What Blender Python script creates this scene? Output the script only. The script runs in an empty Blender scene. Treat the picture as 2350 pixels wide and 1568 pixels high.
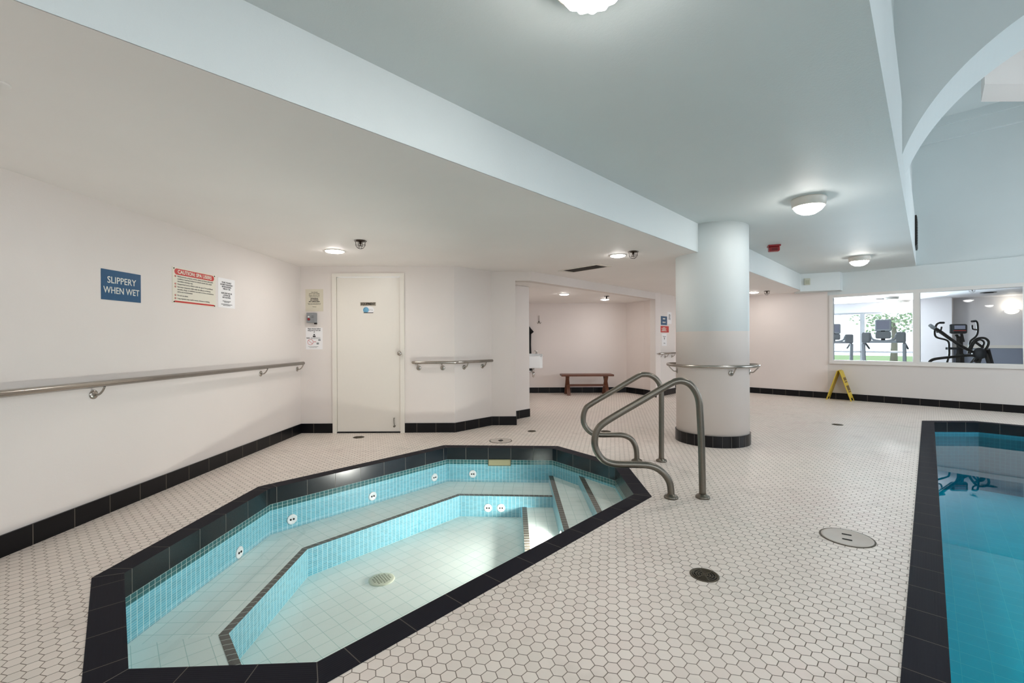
import bpy, bmesh, math, random
from mathutils import Vector, Matrix
random.seed(4)
PI = math.pi
SC = bpy.context.scene
COL = SC.collection

# ------------------------------------------------------------------ camera
F = 1044.0; CX = 1175.0; CY = 784.0; CH = 1.19      # focal length and centre in px of the 2350x1568 frame, lens height in m
_p = -(784 - 782.2) / F; _r = 0.005
_f = Vector((0, math.cos(_p), math.sin(_p))); _u0 = Vector((0, -math.sin(_p), math.cos(_p)))
CR = math.cos(_r) * Vector((1, 0, 0)) - math.sin(_r) * _u0
CU = math.sin(_r) * Vector((1, 0, 0)) + math.cos(_r) * _u0
CP = Vector((0, 0, CH))
cam = bpy.data.cameras.new('camera'); cam.sensor_width = 36; cam.lens = F / 2350 * 36
cam.clip_start = 0.02; cam.clip_end = 200
camo = bpy.data.objects.new('camera', cam); COL.objects.link(camo)
m = Matrix((CR, CU, -_f)).transposed().to_4x4(); m.translation = CP
camo.matrix_world = m
SC.camera = camo

# ------------------------------------------------------------------ world, exposure
SC.view_settings.view_transform = 'Standard'; SC.view_settings.look = 'None'
SC.view_settings.gamma = 1; SC.view_settings.use_curve_mapping = False
SC.view_settings.exposure = 0.43
w = bpy.data.worlds.new('sky'); SC.world = w; w.use_nodes = True
bg = w.node_tree.nodes['Background']; bg.inputs[0].default_value = (0.86, 0.93, 1.0, 1); bg.inputs[1].default_value = 2.6
# light levels
E_DOWN = 71.0     # recessed downlights
E_DOME = 46.0     # surface mounted fluted lights
E_DAY = 62.0     # daylight through the tall pool hall windows (W)
E_TUB = 8.0      # underwater lamp (W)
CY_ = SC.cycles
CY_.max_bounces = 8; CY_.diffuse_bounces = 5; CY_.glossy_bounces = 3; CY_.transparent_max_bounces = 12
CY_.use_adaptive_sampling = True; CY_.adaptive_threshold = 0.08
CY_.sample_clamp_indirect = 4.0; CY_.caustics_reflective = False; CY_.caustics_refractive = False

# daylight entering the pool hall through its outer windows
bdir = Vector((0.6755, 0.7374, 0)).normalized()      # direction the beams, the pool edge and the floor tiles follow
bper = Vector((bdir.y, -bdir.x, 0))
HA = Vector((7.16, 8.05, 0))                         # corner of hall wall and window wall
def area(name, loc, nrm, sx, sy, e, col):
    l = bpy.data.lights.new(name, 'AREA'); l.shape = 'RECTANGLE'; l.size = sx; l.size_y = sy; l.energy = e; l.color = col
    o = bpy.data.objects.new(name, l); COL.objects.link(o); o.location = loc
    o.rotation_euler = Vector(nrm).to_track_quat('-Z', 'Z').to_euler(); return o

# ------------------------------------------------------------------ measuring helpers (a point of the photograph onto a real plane)
def ray(px, py): return _f + CR * ((px - CX) / F) - CU * ((py - CY) / F)
def atz(px, py, z=0.0):
    d = ray(px, py); return CP + d * ((z - CH) / d.z)
def aty(px, py, y):
    d = ray(px, py); return CP + d * (y / d.y)
def atpl(px, py, p, n):
    d = ray(px, py); return CP + d * ((Vector(p) - CP).dot(n) / d.dot(n))
def V(*a): return Vector(a if len(a) == 3 else (a[0], a[1], 0))

# ------------------------------------------------------------------ node helpers
class NT:
    def __init__(s, name):
        s.m = bpy.data.materials.new(name); s.m.use_nodes = True
        s.t = s.m.node_tree; s.b = s.t.nodes['Principled BSDF']; s.out = s.t.nodes['Material Output']
    def n(s, ty, **k):
        x = s.t.nodes.new(ty)
        for a, b in k.items(): setattr(x, a, b)
        return x
    def put(s, inp, v):
        if isinstance(v, bpy.types.NodeSocket): s.t.links.new(v, inp)
        else:
            if isinstance(v, tuple) and len(v) == 3 and len(inp.default_value) == 4: v = (*v, 1)
            inp.default_value = v
    def ma(s, op, a, b=None, c=None):
        x = s.n('ShaderNodeMath', operation=op); s.put(x.inputs[0], a)
        if b is not None: s.put(x.inputs[1], b)
        if c is not None: s.put(x.inputs[2], c)
        return x.outputs[0]
    def vm(s, op, a, b=None):
        x = s.n('ShaderNodeVectorMath', operation=op); s.put(x.inputs[0], a)
        if b is not None: s.put(x.inputs[1], b)
        return x.outputs['Value'] if op in ('DOT_PRODUCT', 'LENGTH') else x.outputs[0]
    def mix(s, f, a, b):
        x = s.n('ShaderNodeMix', data_type='RGBA'); s.put(x.inputs[0], f); s.put(x.inputs[6], a); s.put(x.inputs[7], b); return x.outputs[2]
    def uv(s):
        x = s.n('ShaderNodeTexCoord'); return x.outputs['UV']
    def obj(s):
        x = s.n('ShaderNodeTexCoord'); return x.outputs['Object']
    def noise(s, vec, scale, detail=2.0):
        x = s.n('ShaderNodeTexNoise'); x.inputs['Scale'].default_value = scale; x.inputs['Detail'].default_value = detail
        s.put(x.inputs['Vector'], vec); return x.outputs['Fac']
    def white(s, vec):
        x = s.n('ShaderNodeTexWhiteNoise', noise_dimensions='3D'); s.put(x.inputs['Vector'], vec); return x.outputs['Value']
    def ramp(s, f, a, b):
        x = s.n('ShaderNodeMapRange', clamp=True); s.put(x.inputs[0], f); x.inputs[1].default_value = a; x.inputs[2].default_value = b; return x.outputs[0]
    def bump(s, h, st=0.3, d=0.001):
        x = s.n('ShaderNodeBump'); x.inputs['Strength'].default_value = st; x.inputs['Distance'].default_value = d
        s.put(x.inputs['Height'], h); s.t.links.new(x.outputs[0], s.b.inputs['Normal'])
    def set(s, col=None, rough=None, metal=None, spec=None):
        if col is not None: s.put(s.b.inputs['Base Color'], col)
        if rough is not None: s.put(s.b.inputs['Roughness'], rough)
        if metal is not None: s.b.inputs['Metallic'].default_value = metal
        if spec is not None: s.b.inputs['Specular IOR Level'].default_value = spec
        return s
def srgb(r, g, b):
    f = lambda c: (c / 255 / 12.92) if c / 255 <= 0.04045 else ((c / 255 + 0.055) / 1.055) ** 2.4
    return (f(r), f(g), f(b))
def plain(name, col, rough=0.5, metal=0.0, var=0.06, scale=30.0, spec=0.5):
    t = NT(name); n = t.noise(t.obj(), scale)
    dark = tuple(c * (1 - var) for c in col); t.set(t.mix(n, dark, col), rough, metal, spec); return t.m
def paint(name, col, split=None, low=None, bump=0.35, rough=0.62):
    t = NT(name); g = t.n('ShaderNodeNewGeometry').outputs['Position']
    c = t.mix(t.ramp(t.noise(g, 1.3, 3), 0.3, 0.7), tuple(x * 0.965 for x in col), col)
    if split is not None:
        z = t.n('ShaderNodeSeparateXYZ'); t.put(z.inputs[0], g)
        c = t.mix(t.ma('GREATER_THAN', z.outputs[2], split), low, c)
    t.set(c, rough, 0, 0.3)
    t.bump(t.ma('ADD', t.noise(g, 210, 3), t.noise(g, 70, 2)), bump, 0.0012); return t.m
def emit(name, col, st):
    t = NT(name); t.b.inputs['Emission Color'].default_value = (*col, 1); t.b.inputs['Emission Strength'].default_value = st
    t.set(col, 0.4); return t.m
def tiles(name, col, grout, tw, th, gw, ou=0.0, ov=0.0, rough=0.25, var=0.15, bump=0.4, ribs=0.0, spec=0.5, hw=None):
    """rectangular tiles laid in UV metres"""
    t = NT(name); uv = t.uv(); s = t.n('ShaderNodeSeparateXYZ'); t.put(s.inputs[0], uv)
    gv = gw if hw is None else hw
    a = t.ma('DIVIDE', t.ma('ADD', s.outputs[0], ou), tw); b = t.ma('DIVIDE', t.ma('ADD', s.outputs[1], ov), th)
    fa = t.ma('FRACT', a); fb = t.ma('FRACT', b)
    ea = t.ma('MULTIPLY', t.ma('MINIMUM', fa, t.ma('SUBTRACT', 1.0, fa)), tw)
    eb = t.ma('MULTIPLY', t.ma('MINIMUM', fb, t.ma('SUBTRACT', 1.0, fb)), th)
    ga = t.ma('LESS_THAN', ea, gw / 2); gb = t.ma('LESS_THAN', eb, gv / 2)
    g = t.ma('MAXIMUM', ga, gb)
    cv = t.n('ShaderNodeCombineXYZ'); t.put(cv.inputs[0], t.ma('FLOOR', a)); t.put(cv.inputs[1], t.ma('FLOOR', b))
    rnd = t.white(cv.outputs[0])
    c = t.mix(rnd, tuple(x * (1 - var) for x in col), tuple(min(1, x * (1 + var * .5)) for x in col))
    t.set(t.mix(g, c, grout), t.ma('ADD', rough, t.ma('MULTIPLY', g, 0.5)), 0, spec)
    h = t.ma('SUBTRACT', 1.0, g)
    if ribs:
        h = t.ma('ADD', h, t.ma('MULTIPLY', t.ma('SINE', t.ma('MULTIPLY', s.outputs[1], 2 * PI / ribs)), 0.35))
    t.bump(h, bump, 0.001); return t.m
def hexfloor():
    t = NT('hex_tile_floor'); g = t.n('ShaderNodeNewGeometry').outputs['Position']
    W = 0.0547; c0 = atz(1343.2, 1548.7)
    rel = t.vm('SUBTRACT', g, tuple(c0))
    x = t.ma('DIVIDE', t.vm('DOT_PRODUCT', rel, tuple(bper)), W); y = t.ma('DIVIDE', t.vm('DOT_PRODUCT', rel, tuple(bdir)), W)
    R3 = math.sqrt(3)
    def cell(ox, oy):
        # nearest centre of the rectangular sub lattice (1, sqrt3) shifted by (ox, oy)
        ix = t.ma('FLOOR', t.ma('ADD', t.ma('SUBTRACT', x, ox), 0.5)); iy = t.ma('FLOOR', t.ma('ADD', t.ma('DIVIDE', t.ma('SUBTRACT', y, oy), R3), 0.5))
        qx = t.ma('ADD', ix, ox); qy = t.ma('ADD', t.ma('MULTIPLY', iy, R3), oy)
        dx = t.ma('ABSOLUTE', t.ma('SUBTRACT', x, qx)); dy = t.ma('ABSOLUTE', t.ma('SUBTRACT', y, qy))
        d = t.ma('MAXIMUM', dx, t.ma('ADD', t.ma('MULTIPLY', dx, 0.5), t.ma('MULTIPLY', dy, R3 / 2)))
        return d, qx, qy
    d1, x1, y1 = cell(0, 0); d2, x2, y2 = cell(0.5, R3 / 2)
    first = t.ma('LESS_THAN', d1, d2); d = t.ma('MINIMUM', d1, d2)
    def pick(a, b): return t.ma('ADD', t.ma('MULTIPLY', first, a), t.ma('MULTIPLY', t.ma('SUBTRACT', 1.0, first), b))
    cv = t.n('ShaderNodeCombineXYZ'); t.put(cv.inputs[0], pick(x1, x2)); t.put(cv.inputs[1], pick(y1, y2))
    rnd = t.white(cv.outputs[0])
    gr = t.ramp(d, 0.467, 0.477)
    ca = srgb(240, 229, 219); cb = srgb(230, 222, 211); cc = srgb(234, 219, 210)
    big = t.ramp(t.noise(g, 1.1, 3), 0.35, 0.65)
    c = t.mix(rnd, t.mix(big, cc, cb), ca)
    dirt = t.ramp(t.noise(g, 3.5, 5), 0.58, 0.78)
    c = t.mix(t.ma('MULTIPLY', dirt, 0.28), c, srgb(150, 138, 124))
    gc = t.mix(t.ramp(t.noise(g, 2.0, 3), 0.3, 0.7), srgb(104, 92, 80), srgb(146, 134, 122))
    t.set(t.mix(gr, c, gc), t.ma('ADD', 0.36, t.ma('MULTIPLY', gr, 0.4)), 0, 0.4)
    t.bump(t.ma('SUBTRACT', 1.0, t.ramp(d, 0.455, 0.48)), 0.35, 0.0012); return t.m

CREAM = srgb(227, 219, 213); BLUE = srgb(215, 221, 220)
M = {}
M['cream'] = paint('cream_textured_wall', CREAM)
M['ceil'] = paint('smooth_ceiling_paint', srgb(245, 240, 236), bump=0.05)
M['blue'] = paint('pale_blue_paint', BLUE, bump=0.5)
M['split'] = paint('two_tone_paint', BLUE, 1.285, CREAM)
M['wsplit'] = paint('blue_over_white_paint', BLUE, 2.065, srgb(214, 208, 203), bump=0.2)
M['alcove'] = paint('alcove_paint', srgb(232, 222, 216), bump=0.15)
M['white'] = plain('white_gloss_paint', srgb(228, 222, 212), 0.35, var=0.02)
M['frame'] = plain('window_frame_paint', srgb(226, 222, 217), 0.4, var=0.02)
M['hex'] = hexfloor()
BLK = srgb(11, 11, 15)
M['base'] = tiles('black_baseboard_tile', BLK, srgb(120, 112, 102), 0.25, 3.0, 0.004, rough=0.3, var=0.2, ov=1.0, spec=0.25)
M['colbase'] = tiles('black_column_tile', BLK, srgb(96, 92, 88), 0.0985, 3.0, 0.004, rough=0.25, var=0.2, ov=1.0, spec=0.3)
M['coping'] = tiles('black_coping_tile', srgb(26, 26, 35), srgb(104, 98, 92), 0.25, 3.0, 0.0035, rough=0.62, var=0.12, bump=0.5, ribs=0.0105, ov=1.0, spec=0.12)
M['band'] = tiles('black_waterline_tile', srgb(14, 22, 28), srgb(118, 114, 106), 0.25, 3.0, 0.0035, rough=0.2, var=0.1, ov=1.0)
M['mosd'] = tiles('coping_shaded_mosaic', srgb(58, 112, 114), srgb(180, 200, 192), 0.0392, 0.026, 0.0034, rough=0.15, var=0.15, hw=0.002)  # teal mosaic, its colour darkened for the shadow under the coping
M['mosl'] = tiles('cyan_mosaic', srgb(104, 180, 198), srgb(208, 232, 230), 0.0392, 0.0142, 0.0036, rough=0.3, var=0.14, hw=0.0016)
M['pale'] = tiles('pale_floor_tile', srgb(236, 247, 242), srgb(190, 216, 210), 0.105, 0.105, 0.0032, rough=0.35, var=0.035)
M['nose'] = tiles('brown_nosing_tile', srgb(72, 68, 60), srgb(190, 200, 190), 0.05, 3.0, 0.004, rough=0.4, var=0.12, ov=1.0)
M['poolw'] = tiles('teal_pool_tile', srgb(36, 122, 142), srgb(60, 146, 164), 0.05, 0.05, 0.004, rough=0.35, var=0.08)
M['poolf'] = tiles('pool_floor_tile', srgb(130, 222, 238), srgb(180, 240, 245), 0.15, 0.15, 0.006, rough=0.4, var=0.05, hw=0.003)
M['steel'] = plain('brushed_steel', srgb(178, 172, 164), 0.24, 1.0, 0.12, 60)
M['steeld'] = plain('dull_steel', srgb(128, 122, 112), 0.35, 1.0, 0.2, 80)
M['dark'] = plain('dark_metal', srgb(42, 38, 34), 0.5, 0.6)
M['bronze'] = plain('bronze_wire', srgb(70, 58, 48), 0.4, 0.7)
M['drain'] = plain('cast_drain', srgb(98, 90, 76), 0.45, 0.7, 0.3, 60)
M['hole'] = plain('drain_hole', srgb(16, 14, 12), 0.9)
M['lid'] = plain('worn_plastic_lid', srgb(206, 196, 186), 0.5, var=0.15, scale=9)
M['wood'] = plain('red_brown_wood', srgb(112, 66, 44), 0.42, var=0.35, scale=14)
M['yellow'] = plain('yellow_plastic', srgb(214, 184, 62), 0.45, var=0.1)
M['red'] = plain('red_plastic', srgb(150, 26, 30), 0.4)
M['black'] = plain('black_plastic', srgb(30, 31, 34), 0.45)
M['grey'] = plain('grey_plastic', srgb(138, 140, 142), 0.45)
M['greyl'] = plain('silver_plastic', srgb(176, 180, 184), 0.4)
M['beige'] = plain('beige_plastic', srgb(190, 190, 172), 0.5)
M['porcelain'] = plain('white_porcelain', srgb(232, 234, 234), 0.15, var=0.01)
M['chrome'] = plain('chrome', srgb(200, 198, 195), 0.12, 1.0, 0.02)
M['cloth'] = plain('black_cloth', srgb(20, 19, 20), 0.9)
M['signblue'] = plain('navy_sign_face', srgb(32, 84, 122), 0.4, var=0.15, scale=40)
M['signcream'] = plain('cream_sign_face', srgb(226, 220, 204), 0.4, var=0.02)
M['paper'] = plain('white_paper', srgb(236, 234, 234), 0.6, var=0.01)
M['signred'] = plain('red_sign_ink', srgb(196, 52, 46), 0.4, var=0.05)
M['ink'] = plain('black_ink', srgb(52, 50, 50), 0.6)
M['inkw'] = plain('white_ink', srgb(226, 226, 216), 0.5)
M['inkblue'] = plain('light_blue_ink', srgb(112, 172, 204), 0.5)
M['orange'] = plain('orange_plastic', srgb(200, 90, 40), 0.4)
M['gymwall'] = paint('gym_wall_paint', srgb(214, 212, 214), bump=0.05)
M['gymlow'] = paint('gym_lower_wall_paint', srgb(140, 146, 160), bump=0.05)
M['gymfloor'] = plain('gym_floor', srgb(120, 118, 116), 0.5)
M['screen'] = emit('lit_screen', srgb(112, 114, 128), 0.4)
M['down'] = emit('downlight_diffuser', (1.0, 0.96, 0.93), E_DOWN)
M['dome'] = emit('fluted_glass', (1.0, 0.97, 0.93), E_DOME)
M['gymdome'] = emit('added_gym_lamp_glass', (1.0, 0.97, 0.95), 150.0)  # for lamps added in place of glass reflections, also brightening the gym
M['plate'] = plain('bronze_plate', srgb(150, 140, 124), 0.5)
M['bark'] = plain('bark', srgb(120, 110, 100), 0.9)
M['sconce'] = emit('sconce_glass', (1.0, 0.9, 0.75), 2.5)
M['lens'] = emit('lamp_lens', (1.0, 0.98, 0.92), 12.0)
def glassmat():
    t = NT('window_glass'); fr = t.n('ShaderNodeFresnel'); fr.inputs[0].default_value = 1.22
    a = t.n('ShaderNodeBsdfTransparent'); a.inputs[0].default_value = (0.93, 0.96, 0.97, 1)
    b = t.n('ShaderNodeBsdfGlossy'); b.inputs['Roughness'].default_value = 0.01
    x = t.n('ShaderNodeMixShader'); t.put(x.inputs[0], fr.outputs[0]); t.put(x.inputs[1], a.outputs[0]); t.put(x.inputs[2], b.outputs[0])
    t.t.links.new(x.outputs[0], t.out.inputs[0]); return t.m
M['glass'] = glassmat()
def water(name, tint, bump, dens=None, vcol=None):
    t = NT(name); g = t.n('ShaderNodeNewGeometry').outputs['Position']
    fr = t.n('ShaderNodeFresnel'); fr.inputs[0].default_value = 1.333
    a = t.n('ShaderNodeBsdfTransparent'); a.inputs[0].default_value = (*tint, 1)
    b = t.n('ShaderNodeBsdfGlossy'); b.inputs['Roughness'].default_value = 0.015
    bp = t.n('ShaderNodeBump'); bp.inputs['Strength'].default_value = bump; bp.inputs['Distance'].default_value = 0.01
    t.put(bp.inputs['Height'], t.noise(g, 2.2, 1)); t.t.links.new(bp.outputs[0], b.inputs['Normal']); t.t.links.new(bp.outputs[0], fr.inputs['Normal'])
    bf = t.n('ShaderNodeNewGeometry').outputs['Backfacing']
    x = t.n('ShaderNodeMixShader'); t.put(x.inputs[0], t.ma('MULTIPLY', fr.outputs[0], t.ma('SUBTRACT', 1.0, bf))); t.put(x.inputs[1], a.outputs[0]); t.put(x.inputs[2], b.outputs[0])
    t.t.links.new(x.outputs[0], t.out.inputs[0])
    if dens:
        va = t.n('ShaderNodeVolumeAbsorption'); va.inputs[0].default_value = (*vcol, 1); va.inputs[1].default_value = dens
        t.t.links.new(va.outputs[0], t.out.inputs['Volume'])
    return t.m
M['tubwater'] = water('hot_tub_water', (0.97, 1.0, 0.997), 0.05)
M['poolwater'] = water('pool_water', (1, 1, 1), 0.04, 1.3, (0.0, 0.89, 0.915))

# ------------------------------------------------------------------ mesh helpers
class MB:
    def __init__(s): s.v = []; s.f = []; s.uv = []; s.sm = []
    def face(s, pts, uv=None, smooth=False):
        i = len(s.v); s.v += [tuple(p) for p in pts]; s.f.append(tuple(range(i, i + len(pts)))); s.uv.append(uv); s.sm.append(smooth); return s
    def quad_wall(s, a, b, z0, z1, u0=0.0):
        a = Vector(a); b = Vector(b); L = (b.xy - a.xy).length
        s.face([(a.x, a.y, z0), (b.x, b.y, z0), (b.x, b.y, z1), (a.x, a.y, z1)], [(u0, z0), (u0 + L, z0), (u0 + L, z1), (u0, z1)]); return u0 + L
    def prism(s, poly, z0, z1, d=None):
        """vertical prism over a plan polygon; d = direction used for the UVs of the flat faces"""
        d = Vector(d or (1, 0, 0)).normalized(); n = Vector((-d.y, d.x, 0))
        P = [Vector((p[0], p[1], 0)) for p in poly]
        uv = [(p.dot(d), p.dot(n)) for p in P]
        ar = sum(P[i].x * P[(i + 1) % len(P)].y - P[(i + 1) % len(P)].x * P[i].y for i in range(len(P)))
        if ar < 0: P.reverse(); uv.reverse()
        s.face([(p.x, p.y, z1) for p in P], uv); s.face([(p.x, p.y, z0) for p in reversed(P)], list(reversed(uv)))
        u = 0
        for i in range(len(P)): u = s.quad_wall(P[i], P[(i + 1) % len(P)], z0, z1, u)
        return s
    def box(s, c, h, mat=None):
        c = Vector(c); R = mat or Matrix.Identity(3)
        P = [c + R @ Vector((x * h[0], y * h[1], z * h[2])) for x in (-1, 1) for y in (-1, 1) for z in (-1, 1)]
        for f in ((0, 1, 3, 2), (4, 6, 7, 5), (0, 4, 5, 1), (2, 3, 7, 6), (0, 2, 6, 4), (1, 5, 7, 3)): s.face([P[i] for i in f])
        return s
    def bar(s, a, b, w, h, up=(0, 0, 1)):
        a = Vector(a); b = Vector(b); d = (b - a); L = d.length; d.normalize()
        x = d.cross(Vector(up));
        if x.length < 1e-4: x = Vector((1, 0, 0))
        x.normalize(); y = x.cross(d)
        return s.box((a + b) / 2, (w / 2, L / 2, h / 2), Matrix((x, d, y)).transposed())
    def rings(s, rr, closed=False, cap=True):
        """skin a list of rings (lists of points)"""
        n = len(rr[0]); i0 = len(s.v)
        for r in rr: s.v += [tuple(p) for p in r]
        m_ = len(rr)
        for j in range(m_ if closed else m_ - 1):
            for k in range(n):
                a = i0 + j * n + k; b = i0 + j * n + (k + 1) % n; c = i0 + ((j + 1) % m_) * n + (k + 1) % n; d = i0 + ((j + 1) % m_) * n + k
                s.f.append((a, b, c, d)); s.uv.append(None); s.sm.append(True)
        if cap and not closed:
            s.f.append(tuple(i0 + k for k in reversed(range(n)))); s.uv.append(None); s.sm.append(False)
            s.f.append(tuple(i0 + (m_ - 1) * n + k for k in range(n))); s.uv.append(None); s.sm.append(False)
        return s
    def tube(s, pts, r, n=12, closed=False, cap=True):
        pts = [Vector(p) for p in pts]; m_ = len(pts); rr = []
        T = []
        for i in range(m_):
            if closed: t = pts[(i + 1) % m_] - pts[i - 1]
            else: t = pts[min(i + 1, m_ - 1)] - pts[max(i - 1, 0)]
            T.append(t.normalized())
        up = Vector((0, 0, 1)) if abs(T[0].z) < 0.9 else Vector((1, 0, 0))
        x = T[0].cross(up).normalized()
        for i in range(m_):
            x = (x - T[i] * x.dot(T[i])); x.normalize(); y = T[i].cross(x)
            ra = r[i] if isinstance(r, (list, tuple)) else r
            rr.append([pts[i] + (x * math.cos(2 * PI * k / n) + y * math.sin(2 * PI * k / n)) * ra for k in range(n)])
        return s.rings(rr, closed, cap)
    def lathe(s, c, prof, n=24, axis=None, flute=None):
        """prof: (radius, height) along axis from c"""
        c = Vector(c); ax = Vector(axis or (0, 0, 1)).normalized()
        x = ax.orthogonal().normalized() if abs(ax.z) < 0.99 else Vector((1, 0, 0)); y = ax.cross(x)
        rr = []
        for r, h in prof:
            rr.append([c + ax * h + (x * math.cos(2 * PI * k / n) + y * math.sin(2 * PI * k / n)) * max(r, 1e-5) * (1 + (flute[1] * math.cos(flute[0] * 2 * PI * k / n) if flute else 0)) for k in range(n)])
        return s.rings(rr)
    def build(s, name, mat, parent=None, bevel=0, smooth=None, up=False):
        me = bpy.data.meshes.new(name); me.from_pydata(s.v, [], s.f)
        if any(s.uv):
            l = me.uv_layers.new(name='UVMap'); k = 0
            for fi, f in enumerate(s.f):
                for j in range(len(f)):
                    if s.uv[fi]: l.data[k].uv = s.uv[fi][j]
                    k += 1
        me.polygons.foreach_set('use_smooth', [x if smooth is None else smooth for x in s.sm])
        bm = bmesh.new(); bm.from_mesh(me); bmesh.ops.remove_doubles(bm, verts=bm.verts, dist=1e-5)
        bmesh.ops.recalc_face_normals(bm, faces=bm.faces)
        if up:
            for f in bm.faces:
                if f.normal.z < 0: f.normal_flip()
        bm.to_mesh(me); bm.free()
        me.materials.append(M[mat] if isinstance(mat, str) else mat)
        o = bpy.data.objects.new(name, me); COL.objects.link(o)
        if parent: o.parent = parent
        if bevel:
            b = o.modifiers.new('b', 'BEVEL'); b.width = bevel; b.segments = 2; b.limit_method = 'ANGLE'
        return o
def smooth_path(pts, k=6, closed=False):
    P = [Vector(p) for p in pts]; out = []; n = len(P)
    for i in range(n if closed else n - 1):
        p0 = P[i - 1] if (closed or i > 0) else P[0]; p1 = P[i]; p2 = P[(i + 1) % n]; p3 = P[(i + 2) % n] if (closed or i + 2 < n) else P[-1]
        for j in range(k):
            t = j / k
            out.append(0.5 * ((2 * p1) + (p2 - p0) * t + (2 * p0 - 5 * p1 + 4 * p2 - p3) * t * t + (3 * p1 - p0 - 3 * p2 + p3) * t ** 3))
    if not closed: out.append(P[-1])
    return out
def tag(o, label=None, cat=None, group=None, kind=None):
    if label: o['label'] = label
    if cat: o['category'] = cat
    if group: o['group'] = group
    if kind: o['kind'] = kind
    return o
def thing(name, label, cat, loc=(0, 0, 0), rz=0.0, group=None, mat=None):
    o = bpy.data.objects.new(name, None); COL.objects.link(o); o.empty_display_size = 0.1
    if mat is not None: o.matrix_world = mat
    else: o.location = loc; o.rotation_euler = (0, 0, rz)
    return tag(o, label, cat, group)
def struct(o, label=None): return tag(o, label, kind='structure')
def copy_tree(o, parent=None):
    c = o.copy(); COL.objects.link(c); c.parent = parent
    for ch in list(o.children): copy_tree(ch, c)
    return c
def wallmat(p, d):
    """frame on a wall: x along d, y up, z out of the wall toward the room"""
    d = Vector(d).normalized(); n = d.cross(Vector((0, 0, 1)))
    m_ = Matrix((d, Vector((0, 0, 1)), n)).transposed().to_4x4(); m_.translation = Vector(p); return m_
def text(name, body, size, mat, parent, x, y, z=0.003, align='CENTER', bold=0.0, sx=1.0, label=None, ext=0.0004):
    c = bpy.data.curves.new(name, 'FONT'); c.body = body; c.size = size; c.align_x = align; c.align_y = 'CENTER'; c.offset = bold; c.extrude = ext
    c.resolution_u = 3
    o = bpy.data.objects.new(name, c); COL.objects.link(o)
    bpy.context.view_layer.update()
    me = bpy.data.meshes.new_from_object(o.evaluated_get(bpy.context.evaluated_depsgraph_get()))
    COL.objects.unlink(o); bpy.data.objects.remove(o)
    me.transform(Matrix.Diagonal((sx, 1, 1, 1))); me.materials.clear(); me.materials.append(M[mat])
    q = bpy.data.objects.new(name, me); COL.objects.link(q); q.parent = parent; q.location = (x, y, z)
    if label: q['label'] = label
    return q
def clip(poly, a, b, c):
    """keep the part of a plan polygon where a*x+b*y<=c"""
    out = []
    for i in range(len(poly)):
        p = poly[i]; q = poly[(i + 1) % len(poly)]; fp = a * p[0] + b * p[1] - c; fq = a * q[0] + b * q[1] - c
        if fp <= 0: out.append(p)
        if fp * fq < 0:
            t = fp / (fp - fq); out.append((p[0] + (q[0] - p[0]) * t, p[1] + (q[1] - p[1]) * t))
    return out
def offset(poly, d):
    """outward offset of a convex plan polygon"""
    ar = sum(poly[i][0] * poly[(i + 1) % len(poly)][1] - poly[(i + 1) % len(poly)][0] * poly[i][1] for i in range(len(poly)))
    s = 1 if ar > 0 else -1; n = len(poly); out = []
    for i in range(n):
        p = Vector(poly[i]); a = (p - Vector(poly[i - 1])).normalized(); b = (Vector(poly[(i + 1) % n]) - p).normalized()
        na = Vector((a.y, -a.x)) * s; nb = Vector((b.y, -b.x)) * s
        k = (na + nb); k = k / k.dot(na); out.append(tuple(p + k * d))
    return out
def wall(name, pts, z0, z1, mat, th=0.12, side=1, u0=0.0):
    """wall with thickness: plan polyline of the room face, thickness toward `side` (1 = left of travel)"""
    mb = MB(); P = [Vector((p[0], p[1])) for p in pts]; n = len(P); O = []
    for i in range(n):
        a = (P[i] - P[i - 1]).normalized() if i else (P[1] - P[0]).normalized()
        b = (P[i + 1] - P[i]).normalized() if i < n - 1 else a
        na = Vector((-a.y, a.x)) * side; nb = Vector((-b.y, b.x)) * side; k = na + nb; k = k / max(k.dot(na), 0.3); O.append(P[i] + k * th)
    for i in range(n - 1): u0 = mb.quad_wall(P[i], P[i + 1], z0, z1, u0)
    for i in range(n - 1): mb.quad_wall(O[i + 1], O[i], z0, z1)
    mb.quad_wall(O[0], P[0], z0, z1); mb.quad_wall(P[-1], O[-1], z0, z1)
    for i in range(n - 1):
        for z in (z0, z1): mb.face([(*P[i], z), (*P[i + 1], z), (*O[i + 1], z), (*O[i], z)])
    return mb.build(name, mat)
def baseboard(name, pts, side=-1, mat='base', u0=0.0):
    o = wall(name, pts, 0.0, 0.123, mat, 0.012, side, u0); return struct(o)
def isect(p, d, q, e):
    p = Vector(p[:2]); q = Vector(q[:2]); d = Vector(d[:2]); e = Vector(e[:2])
    t = ((q - p).x * e.y - (q - p).y * e.x) / (d.x * e.y - d.y * e.x); return tuple(p + d * t)

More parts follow.
